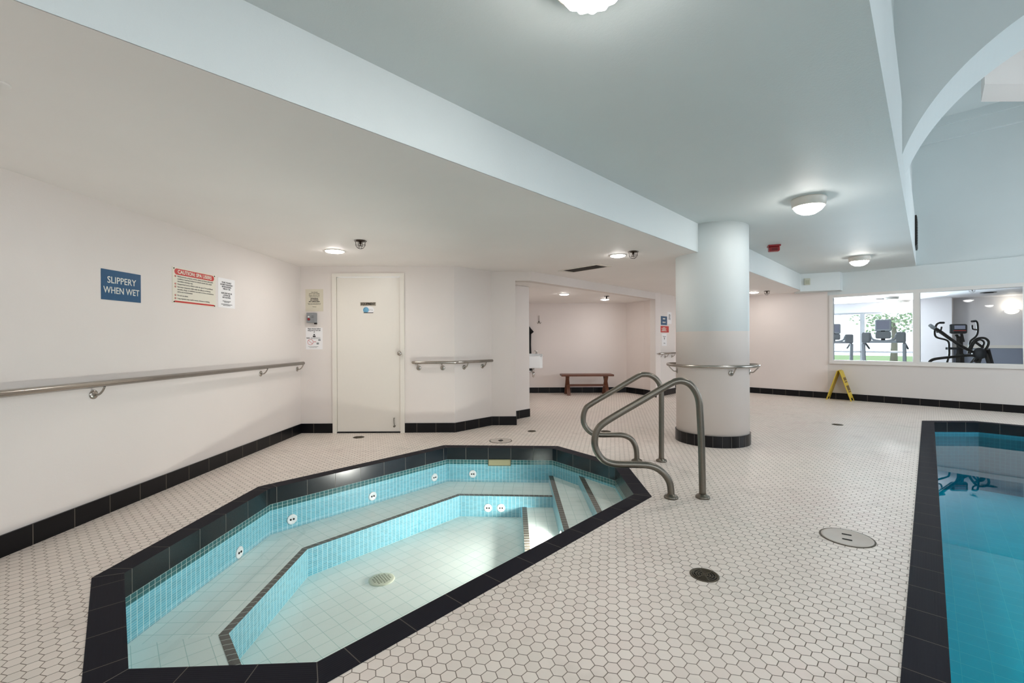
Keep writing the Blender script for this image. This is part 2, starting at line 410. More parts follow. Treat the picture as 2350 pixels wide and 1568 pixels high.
# ================================================================== THE ROOM
ZL, ZU, ZA, ZH = 2.17, 2.49, 2.035, 5.0           # low ceiling, upper ceiling, alcove ceiling, pool hall ceiling
LW0, LW1 = (-2.995, -3.1), (-2.757, 5.93)         # left wall
BL = (2.139, 5.194)                               # a point of the beam line
AL = (1.389, 1.76)                                # a point of the pool hall edge line
W0 = Vector((6.332, 9.125, 0)); WD = Vector((0.6716, -0.7409, 0)); WN = Vector((-0.7409, -0.6716, 0))   # window wall, WN points into the pool room
def Wp(s, off=0.0): return W0 + WD * s + WN * off
HC = isect(AL, bdir, W0, WD)                      # corner pool hall / window wall
OPW = Vector((*HC, 0)) + WD * 4.3                 # far end of the window wall
BW0 = (-2.995, -3.1); BW1 = isect(OPW, bdir, BW0, bper)
HD0 = (0.262, 6.47); HDD = (0.6755, 0.7374)       # alcove header line
EQ = [(-2.757, 5.93), (-0.75, 5.93), (-0.292, 6.42), (0.05, 6.42)]
# walls
struct(wall('wall_left', [LW0, LW1], 0, ZU + 0.1, 'cream', side=1))
DX0, DX1, DZ = -2.335, -1.40, 2.075               # door opening with frame
struct(wall('wall_equipment', [(-2.88, 5.93), (DX0, 5.93)], 0, ZL + .05, 'cream', side=1))
struct(wall('wall_equipment_right', [(DX1, 5.93), EQ[1], EQ[2], EQ[3]], 0, ZL + .05, 'cream', side=1))
struct(wall('wall_over_door', [(DX0, 5.93), (DX1, 5.93)], DZ, ZL + .05, 'cream', side=1))
# pillar beside the alcove opening
mb = MB(); mb.prism([(0.05, 6.42), (0.05, 6.9), (0.27, 7.135), (0.19, 7.25), (-0.10, 7.25), (-0.10, 6.47)], 0, ZA)
struct(mb.build('wall_alcove_pillar', 'cream'))
PH = (HD0[0] + HDD[0] * 4.02, HD0[1] + HDD[1] * 4.02)     # right jamb of the opening
PE = (HD0[0] + HDD[0] * 5.0, HD0[1] + HDD[1] * 5.0)
mb = MB(); mb.prism([(0.05, 6.42), (0.262, 6.42), PH, (PH[0] - .09, PH[1] + .08), (0.20, 6.56), (0.05, 6.56)], ZA, ZL + .05)
struct(mb.build('wall_alcove_header', 'cream'))
struct(wall('wall_alcove', [(0.0, 7.15), (0.0, 10.35), (2.60, 10.35), (2.86, 9.85), PH], 0, ZL + .05, 'alcove', side=1))
struct(wall('wall_notices', [PH, PE], 0, ZL + .05, 'cream', side=1))
struct(wall('wall_corridor', [PE, (3.80, 10.9), (4.38, 11.06), (5.316, 10.196), tuple(Wp(0)[:2])], 0, ZL + .05, 'alcove', side=1))
# window wall, opening z 0.75 .. 2.07
WZ0, WZ1 = 0.748, 2.07
WE = 4.05
struct(wall('wall_window', [Wp(0)[:2], Wp((HC[0] - W0.x) / WD.x + 4.3)[:2]], 0, 0.70, 'wsplit', 0.14, 1))
struct(wall('wall_window_upper', [Wp(0)[:2], Wp((HC[0] - W0.x) / WD.x + 4.3)[:2]], WZ1, ZU, 'wsplit', 0.14, 1))
struct(wall('wall_window_left', [Wp(0)[:2], Wp(0.03)[:2]], 0.70, WZ1, 'wsplit', 0.14, 1))
struct(wall('wall_window_right', [Wp(WE)[:2], Wp(6.4)[:2]], 0.70, WZ1, 'wsplit', 0.14, 1))
struct(wall('wall_hall_end', [Wp((HC[0] - W0.x) / WD.x - .25, -.045)[:2], Wp((HC[0] - W0.x) / WD.x + 4.3, -.045)[:2]], ZU, ZH, 'blue', 0.12, 1))
# pool hall side wall above the upper ceiling, with its slightly set back top
def Ap(t, off=0.0): p = Vector((*AL, 0)) + bdir * t + bper * off; return (p.x, p.y)
TA0 = -6.6; TA1 = (Vector((*HC, 0)) - Vector((*AL, 0))).dot(bdir)
struct(wall('wall_hall_side', [Ap(TA0), Ap(TA1 + .1)], ZU - .001, 3.24, 'blue', 0.10, 1))
struct(wall('wall_hall_side_upper', [Ap(TA0, -.05), Ap(TA1 + .1, -.05)], 3.24, ZH, 'blue', 0.10, 1))
# outer wall of the pool hall with its tall windows (behind and right of the camera)
O0 = Vector((*BW1, 0)); O1 = OPW.copy(); OL = (O1 - O0).length
def Op(s): p = O0 + (O1 - O0) * (s / OL); return (p.x, p.y)
piers = [0, 1.0, 4.0, 4.6, 7.6, 10.6, 14.2, OL]
struct(wall('wall_outer_sill', [Op(0), Op(OL)], 0, 0.5, 'cream', 0.15, -1)); struct(wall('wall_outer_top', [Op(0), Op(OL)], 3.3, ZH, 'blue', 0.15, -1))
k = 2
for i in range(0, len(piers), 2):
    struct(wall('wall_outer_pier', [Op(piers[i]), Op(piers[i + 1])], 0.5, 3.3, 'cream', 0.15, -1))
for i in range(1, len(piers) - 2, 2):
    a, b = piers[i], piers[i + 1]
    k += 1
    fr = MB()
    for s_ in (a + .03, (a + b) / 2, b - .03): p = Op(s_); fr.box((p[0], p[1], 1.9), (.03, .03, 1.4))
    for z in (.53, 3.27): fr.bar((*Op(a), z), (*Op(b), z), .06, .06)
    g = struct(fr.build('window_%d' % k, 'frame'))
    c = Vector((*Op((a + b) / 2), 1.9)) + bper * 0.25
    area('daylight_%d' % k, c, -bper, b - a, 2.8, E_DAY if a > 10 else 4.0, (0.76, 0.87, 1.0))
struct(wall('wall_back', [BW1, BW0], 0, ZH, 'cream', 0.12, -1 if False else 1))
# ceilings
bz = isect(BL, bdir, LW0, (LW1[0] - LW0[0], LW1[1] - LW0[1]))      # beam line meets left wall
SB0 = (5.75, 9.07); SB1 = (6.35, 8.80); SB2 = (6.50, 8.94)
mb = MB(); mb.prism([bz, (bz[0] - .1, bz[1]), (-2.87, 6.05), (-0.8, 6.05), (-.35, 6.6), (0.0, 6.6), (.2, 6.55), (3.64, 10.3), (3.7, 11.1), (4.4, 11.2), (6.5, 9.3), (6.42, 9.09), (5.9, 9.25), (5.76, 9.10)], ZL, ZL + .06)
struct(mb.build('ceiling_low', 'ceil'))
mb = MB(); mb.prism([(-0.1, 6.45), (.255, 6.47), (PH[0] - .01, PH[1] + .01), (3.1, 10.0), (2.75, 10.5), (-0.1, 10.5)], ZA + .003, ZA + .04)
struct(mb.build('ceiling_alcove', 'ceil'))
mb = MB(); mb.prism([bz, SB0, SB1, SB2, (HC[0] - .01, HC[1] + .03), Ap(TA1, -.012), Ap(TA0, -.012)], ZU, ZU + .08)
struct(mb.build('ceiling_upper', 'blue'))
mb = MB(); mb.prism([Ap(TA0, -.2), Ap(TA1 + .3, -.2), (OPW.x + .5, OPW.y + .2), (BW1[0] + .2, BW1[1] - .6)], ZH, ZH + .1)
struct(mb.build('ceiling_hall', 'blue'))
# beam face between low and upper ceiling, coved at its top
mb = MB(); prev = None
Pb0 = Vector((*bz, 0)); Pb1 = Vector((*SB0, 0)); dB = (Pb1 - Pb0).normalized(); nB = Vector((dB.y, -dB.x, 0))
prof = [(.004, ZL - .001), (.004, ZU + .01)]
for (o0, z0), (o1, z1) in zip(prof[:-1], prof[1:]):
    mb.face([Pb0 + nB * o0 + V(0, 0, z0), Pb1 + nB * o0 + V(0, 0, z0), Pb1 + nB * o1 + V(0, 0, z1), Pb0 + nB * o1 + V(0, 0, z1)], smooth=True)
struct(mb.build('trim_1', 'blue'))
mb = MB(); mb.prism([SB0, SB1, SB2, (6.45, 9.2), (5.9, 9.5)], 2.14, ZU); struct(mb.build('trim_2', 'blue'))
# arch wall across the pool hall
A0 = Vector(Ap(2.95)).to_3d(); T_ = 0.69; cs, cz, cr = 1.50, 2.276, 1.584
AW = 4.3
outline = [(-.06, ZU - .0)]
a0 = math.asin((ZU - cz) / cr)
pts = [(cs + cr * math.cos(a), cz + cr * math.sin(a)) for a in [PI - a0 + (2 * a0 - PI) * j / 96 for j in range(97)]]
mb = MB()
def A3(s_, z, t): return A0 + bper * s_ + bdir * t + V(0, 0, z)
full = pts + [(pts[-1][0], ZU), (AW + .05, ZU), (AW + .05, ZH)]
for t in (0, T_):
    for (sa, za), (sb, zb) in zip(pts[:-1], pts[1:]):
        mb.face([A3(sa, za, t), A3(sb, zb, t), A3(sb, ZH, t), A3(sa, ZH, t)])
    mb.face([A3(-.06, ZU, t), A3(pts[0][0], ZU, t), A3(pts[0][0], ZH, t), A3(-.06, ZH, t)])
    mb.face([A3(pts[-1][0], 0, t), A3(AW, 0, t), A3(AW, ZH, t), A3(pts[-1][0], ZH, t)])
for (sa, za), (sb, zb) in zip(pts[:-1], pts[1:]): mb.face([A3(sa, za, 0), A3(sb, zb, 0), A3(sb, zb, T_), A3(sa, za, T_)])
mb.face([A3(pts[-1][0], 0, 0), A3(pts[-1][0], ZU, 0), A3(pts[-1][0], ZU, T_), A3(pts[-1][0], 0, T_)])
struct(mb.build('wall_arch', 'blue'))
# cornice and boxed beam high in the hall
mb = MB()
hs = (HC[0] - W0.x) / WD.x
for z0, z1, o in ((4.62, 4.86, .02), (4.86, 5.0, .05)): mb.prism([Wp(hs, -.04)[:2], Wp(hs + 4.2, -.04)[:2], Wp(hs + 4.2, o)[:2], Wp(hs, o)[:2]], z0, z1)
struct(mb.build('trim_4', 'blue'))
mb = MB(); mb.prism([(5.85, 5.62), (8.9, 5.62), (8.9, 6.04), (6.24, 6.04)], 4.33, 5.0)
struct(mb.build('trim_5', 'cream'))

# floor with the two pools cut out
TUB = [(-2.003, 2.341), (-1.965, 3.684), (-.727, 5.059), (.439, 4.996), (.959, 4.268), (.932, 3.501), (-.729, 1.683), (-1.401, 1.653)]
TUBO = offset(TUB, 0.125)
PL = Vector((1.335, 1.57, 0))
pl0 = PL - bdir * 3.0; plf = Vector((5.93, 6.585, 0)); pr_ = Vector((8.45, 4.58, 0))
POOLO = [tuple(pl0[:2]), tuple(plf[:2]), (6.64, 6.545), tuple((Vector((6.64, 6.545, 0)) + WD * 2.33)[:2]), tuple((Vector((6.64, 6.545, 0)) + WD * 2.33 - bdir * 8.6)[:2])]
POOL = offset(POOLO, -0.13)
def holed(name, outer, holes, z, mat, th=None):
    bm = bmesh.new(); ed = []
    for loop in [outer] + holes:
        vs = [bm.verts.new((p[0], p[1], z)) for p in loop]
        for i in range(len(vs)): ed.append(bm.edges.new((vs[i], vs[(i + 1) % len(vs)])))
    bmesh.ops.triangle_fill(bm, use_beauty=True, use_dissolve=False, edges=ed, normal=(0, 0, 1))
    for f in bm.faces:
        if f.normal.z < 0: f.normal_flip()
    me = bpy.data.meshes.new(name); bm.to_mesh(me); bm.free(); me.materials.append(M[mat])
    o = bpy.data.objects.new(name, me); COL.objects.link(o); return o
FLO = [(-3.05, -3.2), (-2.9, 6.1), (-0.1, 6.7), (-0.1, 10.5), (4.4, 11.4), (9.2 - 2.3, 9.3), (OPW.x + .2, OPW.y), (BW1[0] + .2, BW1[1] - .2)]
struct(holed('floor', FLO, [TUBO, POOLO], 0.0, 'hex'))

# baseboards of black tile
baseboard('baseboard_left', [LW0, LW1], u0=0.07)
baseboard('baseboard_equipment_left', [(-2.745, 5.93), (DX0, 5.93)], u0=0.15)
baseboard('baseboard_equipment', [(DX1, 5.93), (-.75, 5.93), (-.292, 6.42), (.05, 6.42), (.05, 6.9), (.27, 7.135)], u0=0.0)
baseboard('baseboard_alcove', [(0.0, 7.2), (0.0, 10.35), (2.60, 10.35), (2.86, 9.85), PH, PE], u0=.13)
baseboard('baseboard_corridor', [PE, (3.80, 10.9), (4.38, 11.06), (5.316, 10.196), tuple(Wp(0)[:2]), tuple(Wp(hs + 4.3)[:2])])

# ------------------------------------------------------------------ door
d = thing('door_1', None, None, (0, 0, 0)); d['kind'] = 'structure'
mb = MB()
for x0, x1 in ((DX0, DX0 + .055), (DX1 - .055, DX1)): mb.box(((x0 + x1) / 2, 5.945, DZ / 2), ((x1 - x0) / 2, .04, DZ / 2))
mb.box(((DX0 + DX1) / 2, 5.945, DZ - .0225), ((DX1 - DX0) / 2 - .055, .04, .0225))
mb.box(((DX0 + DX1) / 2, 5.975, 1.01), ((DX1 - DX0) / 2, .012, 1.01))
mb.build('door_frame', 'white', d, bevel=.004)
mb = MB(); mb.box(((DX0 + DX1) / 2, 5.94, .012 + 1.008), ((DX1 - DX0) / 2 - .058, .018, 1.004)); leaf = mb.build('door_leaf', 'white', d, bevel=.002)
mb = MB(); mb.box(((DX0 + DX1) / 2, 5.935, .006), ((DX1 - DX0) / 2 - .055, .03, .006)); mb.build('threshold', 'hole', d)
kn = aty(919, 811, 5.92)
mb = MB(); mb.lathe((kn.x, 5.922, kn.z), [(.0, 0), (.033, 0), (.033, .006), (.012, .012), (.011, .035), (.026, .045), (.029, .058), (.024, .068), (0, .070)], 20, (0, -1, 0)); mb.build('knob', 'steel', leaf)
hk = aty(905, 970, 5.9)
mb = MB(); mb.tube(smooth_path([(hk.x - .005, 5.92, hk.z + .05), (hk.x - .005, 5.90, hk.z + .055), (hk.x, 5.885, hk.z + .01), (hk.x + .006, 5.88, hk.z - .04)], 4), .006, 8); mb.lathe((hk.x + .006, 5.90, hk.z - .045), [(0, 0), (.012, 0), (.014, .03), (0, .03)], 10, (0, -1, 0)); mb.build('kick_stop', 'steeld', leaf)

# ------------------------------------------------------------------ window 1 to the gym
def winbox(mb, s0, s1, z0, z1, o0=-.10, o1=.015):
    P = [Wp(s0, o0), Wp(s1, o0), Wp(s1, o1), Wp(s0, o1)]; mb.prism([p[:2] for p in P], z0, z1)
wn = thing('window_1', None, None, (0, 0, 0)); wn['kind'] = 'structure'
mb = MB(); winbox(mb, .03, WE, .748, .775); winbox(mb, .03, WE, 2.008, WZ1)
for a, b in ((.03, .09), (1.295, 1.385), (2.607, 2.70), (3.96, WE)): winbox(mb, a, b, .775, 2.008)
mb.build('window_frame', 'frame', wn)
mb = MB(); winbox(mb, .03, WE, .70, .748, -.14, .03); mb.build('window_sill', 'frame', wn, bevel=.004)
for a, b in ((.09, 1.295), (1.385, 2.607), (2.70, 3.96)):
    mb = MB(); winbox(mb, a, b, .775, 2.008, -.052, -.046); mb.build('pane', 'glass', wn)

# ================================================================== HOT TUB
tub = thing('hot_tub', 'sunken long octagonal hot tub with black tile coping and pale blue mosaic walls', 'hot tub', (0, 0, 0))
def coping(poly, outer, parent, z=0.003):
    mb = MB(); n = len(poly)
    for i in range(n):
        a, b = Vector(poly[i]), Vector(poly[(i + 1) % n]); c, e = Vector(outer[(i + 1) % n]), Vector(outer[i])
        d_ = (b - a).normalized(); nn = Vector((d_.y, -d_.x))
        q = [a, b, c, e]; uv = [((p - a).dot(d_) - (b - a).length / 2 + .125, (p - a).dot(nn)) for p in q]
        mb.face([(p.x, p.y, z) for p in q], uv)
        mb.quad_wall((c.x, c.y), (e.x, e.y), -.03, z)
    o = mb.build('coping', 'coping', parent)
    gm = plain('coping_grout', srgb(104, 98, 92), .8)
    for i in range(n):
        a = Vector(poly[i]); e = Vector(outer[i]); MB().bar((a.x, a.y, z + .0002), (e.x, e.y, z + .0002), .003, .0008).build('corner_joint', gm, o)
    return o
coping(TUB, TUBO, tub)
def ringwall(poly, z0, z1, mat, name, parent, idx=None, inset=0.0):
    mb = MB(); n = len(poly)
    for i in (idx if idx is not None else range(n)):
        a, b = Vector(poly[i]), Vector(poly[(i + 1) % n]); mb.quad_wall(a, b, z0, z1, -(b - a).length / 2 + .125)
    return mb.build(name, mat, parent)
ZB1, ZB2 = -.127, -.178
ringwall(TUB, ZB1, 0.003, 'band', 'black_tile_band', tub)
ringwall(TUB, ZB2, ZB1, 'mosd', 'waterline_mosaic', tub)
ringwall(TUB, -.62, ZB2, 'mosl', 'mosaic_wall', tub)
BZ, DZP, S1Z, S2Z, S3Z = -.375, -.585, -.48, -.30, -.20
X1, X2, X3 = .092, .398, .677
def yfar(x):   # far wall y of the tub at x
    a, b = Vector(TUB[2]), Vector(TUB[3]); return a.y + (b.y - a.y) * (x - a.x) / (b.x - a.x)
BI = [(-.86, 1.68), (-1.528, 2.439), (-1.55, 3.427), (-.535, 4.60), (X2, 4.545)]
BO = [TUB[7], TUB[0], TUB[1], TUB[2], (X2, yfar(X2))]
mb = MB()
for i in range(4):
    a, b, c, e = Vector(BI[i]), Vector(BI[i + 1]), Vector(BO[i + 1]), Vector(BO[i]); d_ = (b - a).normalized(); nn = Vector((-d_.y, d_.x))
    mb.face([(p.x, p.y, BZ) for p in (a, b, c, e)], [((p - a).dot(d_), (p - a).dot(nn) + .02) for p in (a, b, c, e)])
mb.face([(BI[0][0], BI[0][1], BZ), (BO[0][0], BO[0][1], BZ), (-.9, 1.66, BZ)], [(0, 0), (.5, 0), (0, .1)])
bench_ = mb.build('bench_seat', 'pale', tub)
mb = MB(); u = 0
for i in range(4): u = mb.quad_wall(BI[i], BI[i + 1], DZP - .02, BZ, u)
mb.build('bench_front', 'mosl', tub)
def strip(poly, wd, z, name, parent, mat='nose'):
    """nosing strip: polyline, strip lies to its left"""
    mb = MB(); P = [Vector(p) for p in poly]; n = len(P); O = []; u = 0
    for i in range(n):
        a = (P[i] - P[i - 1]).normalized() if i else (P[1] - P[0]).normalized(); b = (P[i + 1] - P[i]).normalized() if i < n - 1 else a
        na = Vector((-a.y, a.x)); nb = Vector((-b.y, b.x)); k_ = na + nb; O.append(P[i] + k_ / k_.dot(na) * wd)
    for i in range(n - 1):
        L = (P[i + 1] - P[i]).length; mb.face([(*P[i], z), (*P[i + 1], z), (*O[i + 1], z), (*O[i], z)], [(u, 0), (u + L, 0), (u + L, .04), (u, .04)]); u += L
    return mb.build(name, mat, parent)
strip(list(BI), .045, BZ + .003, 'bench_nosing', bench_)
def region(poly, z, mat, name, parent, d=(1, 0, 0)):
    mb = MB(); d = Vector(d).normalized(); n_ = Vector((-d.y, d.x, 0))
    mb.face([(p[0], p[1], z) for p in poly], [(V(*p).dot(d), V(*p).dot(n_)) for p in poly]); return mb.build(name, mat, parent, up=True)
region(clip(TUB, 1, 0, X1 + .02), DZP, 'pale', 'floor_tiles', tub, tuple(bdir))
def step(x0, x1, z, zb, ymax=None):
    p = clip(clip(TUB, -1, 0, -x0), 1, 0, x1)
    if ymax is not None: p = clip(p, 0, 1, ymax)
    o = region(p, z, 'pale', 'step', tub, (0, 1, 0))
    ys = [q[1] for q in p if abs(q[0] - x0) < 1e-3]; y0, y1 = min(ys), max(ys)
    mb = MB(); mb.quad_wall((x0, y0), (x0, y1), zb, z, 0); mb.build('riser', 'mosl', o)
    strip([(x0, y1), (x0, y0)], .047, z + .003, 'nosing', o); return y0, y1
step(X1, X2, S1Z, DZP - .02, 4.555); step(X2, X3, S2Z, S1Z - .01); step(X3, 2.0, S3Z, S2Z - .01)
# water
region(TUB, -.170, 'tubwater', 'water', tub)
# jets in the bench wall
def segplane(i):
    a, b = Vector(TUB[i]).to_3d(), Vector(TUB[(i + 1) % 8]).to_3d(); d_ = (b - a).normalized(); n_ = Vector((d_.y, -d_.x, 0))
    return a, n_
jets = [(549, 1268, 0), (670, 1192, 1), (855, 1139, 1), (997, 1096, 1), (1085, 1088, 2)]
def jet(p, n_):
    e = MB(); e.lathe(p, [(0, 0), (.042, 0), (.042, .005), (.034, .009), (.026, .006), (0, .005)], 20, n_)
    o = e.build('jet', 'porcelain', tub)
    t_ = V(0, 0, 1).cross(n_).normalized()
    for s_ in (-.012, .012): MB().lathe(p + t_ * s_, [(0, .006), (.008, .006), (.007, .010), (0, .010)], 10, n_).build('jet_nozzle', 'hole', o)
for px, py, i in jets:
    a, n_ = segplane(i); p = atpl(px, py, a, n_); jet(p, n_)
a = Vector(BI[3]).to_3d(); d_ = (Vector(BI[4]).to_3d() - a).normalized(); n_ = Vector((d_.y, -d_.x, 0))
for px in (1120, 1150): jet(atpl(px, 1166, a, n_), n_)
# drain cover on the tub floor
dp = atz(876, 1331, DZP)
mb = MB(); mb.lathe(dp, [(0, .001), (.095, .001), (.094, .005), (.083, .008), (0, .0085)], 36); dc = mb.build('drain_cover', plain('ivory_drain', srgb(206, 212, 190), .4), tub)
q = MB()
for i in range(-3, 4):
    for j in range(-4, 5):
        x_, y_ = i * .024 + (.012 if j % 2 else 0), j * .0165
        if math.hypot(x_, y_) < .07:
            for s_ in (1, -1): q.face([(dp.x + x_ + .0095 * math.cos(a_) , dp.y + y_ + s_ * .0095 * math.sin(a_), dp.z + .0090) for a_ in (PI / 6, PI / 6 + 2 * PI / 3, PI / 6 + 4 * PI / 3)])if (s_ == 1) == ((i + j) % 2 == 0) else None
q.build('drain_slot', plain('drain_slot', srgb(84, 92, 70), .8), dc)
# skimmer mouth in the far wall
a, n_ = segplane(2); s0 = atpl(1121, 1062, a, n_); s1 = atpl(1172, 1062, a, n_)
dd_ = (s1 - s0).normalized(); R_ = Matrix((dd_, n_, V(0, 0, 1))).transposed()
c_ = (s0 + s1) / 2; c_.z = -.155; hw = (s1 - s0).length / 2
mb = MB(); mb.box(c_ + n_ * .003, (hw, .003, .033), R_); sk = mb.build('skimmer_mouth', plain('skimmer_inside', srgb(170, 165, 128), .5), tub)
mb = MB()
for z_ in (-.033, .033): mb.box(c_ + n_ * .006 + V(0, 0, z_), (hw, .006, .003), R_)
for s_ in (-1, 1): mb.box(c_ + n_ * .006 + dd_ * hw * s_, (.003, .006, .033), R_)
mb.build('skimmer_rim', plain('skimmer_rim', srgb(92, 92, 66), .5), sk)
# underwater lamp on the second riser
lp = V(X2, 3.66, -.40)
mb = MB(); mb.lathe(lp, [(0, 0), (.062, 0), (.062, .006), (.052, .012)], 24, (-1, 0, 0)); lo = mb.build('underwater_lamp', 'chrome', tub)
mb = MB(); mb.lathe(lp + V(-.010, 0, 0), [(0.05, 0), (.05, .004), (.03, .012), (0, .014)], 24, (-1, 0, 0)); mb.build('lamp_lens', 'lens', lo)
l = bpy.data.lights.new('underwater_lamp_light', 'SPOT'); l.energy = E_TUB * 10; l.spot_size = math.radians(165); l.spot_blend = .5; l.shadow_soft_size = .05; l.color = (1, .97, .9)
o = bpy.data.objects.new('underwater_lamp_light', l); COL.objects.link(o); o.location = lp + V(-.035, 0, 0.0); o.rotation_euler = Vector((-1, 0.10, -.12)).to_track_quat('-Z', 'Z').to_euler(); o.parent = lo

# ================================================================== SWIMMING POOL
pool = thing('swimming_pool', 'large swimming pool with black coping and deep turquoise water', 'swimming pool', (0, 0, 0))
coping(POOL, POOLO, pool)
ringwall(POOL, -.135, .003, 'band', 'black_tile_band', pool)
PZ = -.95
ringwall(POOL, PZ, -.135, 'poolw', 'pool_wall', pool)
region(POOL, PZ, 'poolf', 'pool_floor', pool, tuple(bdir))
mb = MB(); mb.prism(offset(POOL, -.004), PZ + .01, -.165); mb.build('water', 'poolwater', pool)

# ================================================================== COLUMN
CC = V(2.361, 5.381, 0); CRD = .398
col = thing('column', 'round column painted pale blue above cream, wrapped by a steel rail', 'column', CC)
mb = MB(); mb.lathe((0, 0, 0), [(CRD, 0), (CRD, ZL), (CRD, ZU)], 96); mb.build('shaft', 'split', col)
mb = MB(); n = 96
for k in range(n):
    a, b = 2 * PI * k / n, 2 * PI * (k + 1) / n; r_ = .4105
    mb.face([(r_ * math.cos(a), r_ * math.sin(a), 0), (r_ * math.cos(b), r_ * math.sin(b), 0), (r_ * math.cos(b), r_ * math.sin(b), .125), (r_ * math.cos(a), r_ * math.sin(a), .125)], [(r_ * a, 0), (r_ * b, 0), (r_ * b, .125), (r_ * a, .125)])
    mb.face([(r_ * math.cos(a), r_ * math.sin(a), .125), (r_ * math.cos(b), r_ * math.sin(b), .125), (CRD * math.cos(b), CRD * math.sin(b), .125), (CRD * math.cos(a), CRD * math.sin(a), .125)])
mb.build('tile_base', 'colbase', col)
# ================================================================== HANDRAILS
def rail(name, label, pts, r, brk, group=None, base=None, mat='steel'):
    """brk: list of (rail point, wall point at rail height, wall normal)"""
    t = thing(name, label, 'handrail', base or (0, 0, 0), group=group); inv = t.location.copy()
    mb = MB(); mb.tube([Vector(p) - inv for p in pts], r, 14); tb = mb.build('rail_tube', mat, t)
    for rp, wp, nn in brk:
        rp = Vector(rp) - inv; wp = Vector(wp) - inv; nn = Vector(nn).normalized(); low = wp + V(0, 0, -.075)
        mb = MB(); mb.tube(smooth_path([low, low + nn * .035 + V(0, 0, -.002), low + nn * .062 + V(0, 0, .022), V(rp.x, rp.y, rp.z - r)], 5), .0065, 8)
        mb.lathe(low, [(0, 0), (.031, 0), (.031, .004), (.022, .008), (.012, .010), (0, .010)], 20, nn)
        mb.build('bracket', mat, t)
    return t
HZ = .915; RR = .0195
# left wall rail
ld = (Vector(LW1) - Vector(LW0)).normalized().to_3d(); ln = Vector((ld.y, -ld.x, 0))
def Lw(y, off=0.0): t = (y - LW0[1]) / (LW1[1] - LW0[1]); p = Vector(LW0).lerp(Vector(LW1), t).to_3d(); return p + ln * off
def Lpx(px, py=850): p = atpl(px, py, Lw(0), ln); return p.y
pts = [Lw(-2.0, .08) + V(0, 0, HZ), Lw(5.84, .08) + V(0, 0, HZ)]
bk = []
for px in (-400, 214, 598, 682):
    y = Lpx(px) if px > 0 else 0.3
    bk.append((Lw(y, .08) + V(0, 0, HZ), Lw(y) + V(0, 0, HZ), ln))
rail('wall_handrail', 'long straight steel handrail along the left wall beside the hot tub', pts, RR + .002, bk)
# short bent rail right of the door
e1, e2, e3 = V(-.75, 5.93, 0), V(-.292, 6.42, 0), V(-1.38, 5.93, 0)
n1 = V(0, -1, 0); d2 = (e2 - e1).normalized(); n2 = V(d2.y, -d2.x, 0); km = (n1 + n2); km = km / km.dot(n1)
xl = aty(947, 832, 5.85).x
pe = V(-.292, 6.42, 0) - d2 * .06 + n2 * .08
pts = [V(xl + .01, 5.93 - .02, HZ), V(xl, 5.93 - .06, HZ), V(xl + .03, 5.85, HZ)]
pts = smooth_path([V(xl + .012, 5.915, HZ), V(xl, 5.875, HZ), V(xl + .035, 5.85, HZ)], 5) + [e1 + km * .08 + V(0, 0, HZ) - V(.03, 0, 0), e1 + km * .08 + V(0, 0, HZ) + d2 * .03, pe + V(0, 0, HZ)]
bk = []
for px in (961, 1016): x_ = aty(px, 843, 5.92).x; bk.append((V(x_, 5.85, HZ), V(x_, 5.93, HZ), n1))
for px in (1065, 1107): p = atpl(px, 841, e1, n2); p.z = HZ; bk.append((p + n2 * .08, p, n2))
rail('wall_handrail', 'short angled steel handrail on four brackets right of the equipment door', pts, RR, bk)
# rail on the notice wall
hd = V(*HDD, 0); hn = V(hd.y, -hd.x, 0)
q0 = V(*PH, 0) + hd * .02 + hn * .08 + V(0, 0, HZ - .01); q1 = V(*PE, 0) + hn * .08 - hd * .05 + V(0, 0, HZ - .01)
bk = [((V(*PH, 0) + hd * s_ + hn * .08 + V(0, 0, HZ - .01)), (V(*PH, 0) + hd * s_ + V(0, 0, HZ - .01)), hn) for s_ in (.15, .45, .8)]
rail('wall_handrail', 'small steel handrail on the far wall below the blue and red notices', [q0, q1], RR, bk)
# curved rail round the column
a_c = math.atan2(-CC.y, -CC.x)
rr_ = .492; pts = []
A_ = math.radians(98)
pts += [CC + V(math.cos(a_c - A_ - .14) * .40, math.sin(a_c - A_ - .14) * .40, .895), CC + V(math.cos(a_c - A_ - .11) * .46, math.sin(a_c - A_ - .11) * .46, .895)]
for k in range(41):
    a = a_c - A_ + 2 * A_ * k / 40; pts.append(CC + V(math.cos(a) * rr_, math.sin(a) * rr_, .895))
pts += [CC + V(math.cos(a_c + A_ + .11) * .46, math.sin(a_c + A_ + .11) * .46, .895), CC + V(math.cos(a_c + A_ + .14) * .40, math.sin(a_c + A_ + .14) * .40, .895)]
bk = []
for dg in (-72, 29, 80):
    a = a_c + math.radians(dg); n_ = V(math.cos(a), math.sin(a), 0); bk.append((CC + n_ * rr_ + V(0, 0, .895), CC + n_ * CRD + V(0, 0, .895), n_))
rail('column_handrail', 'curved steel handrail wrapping round the column', pts, .0175, bk)
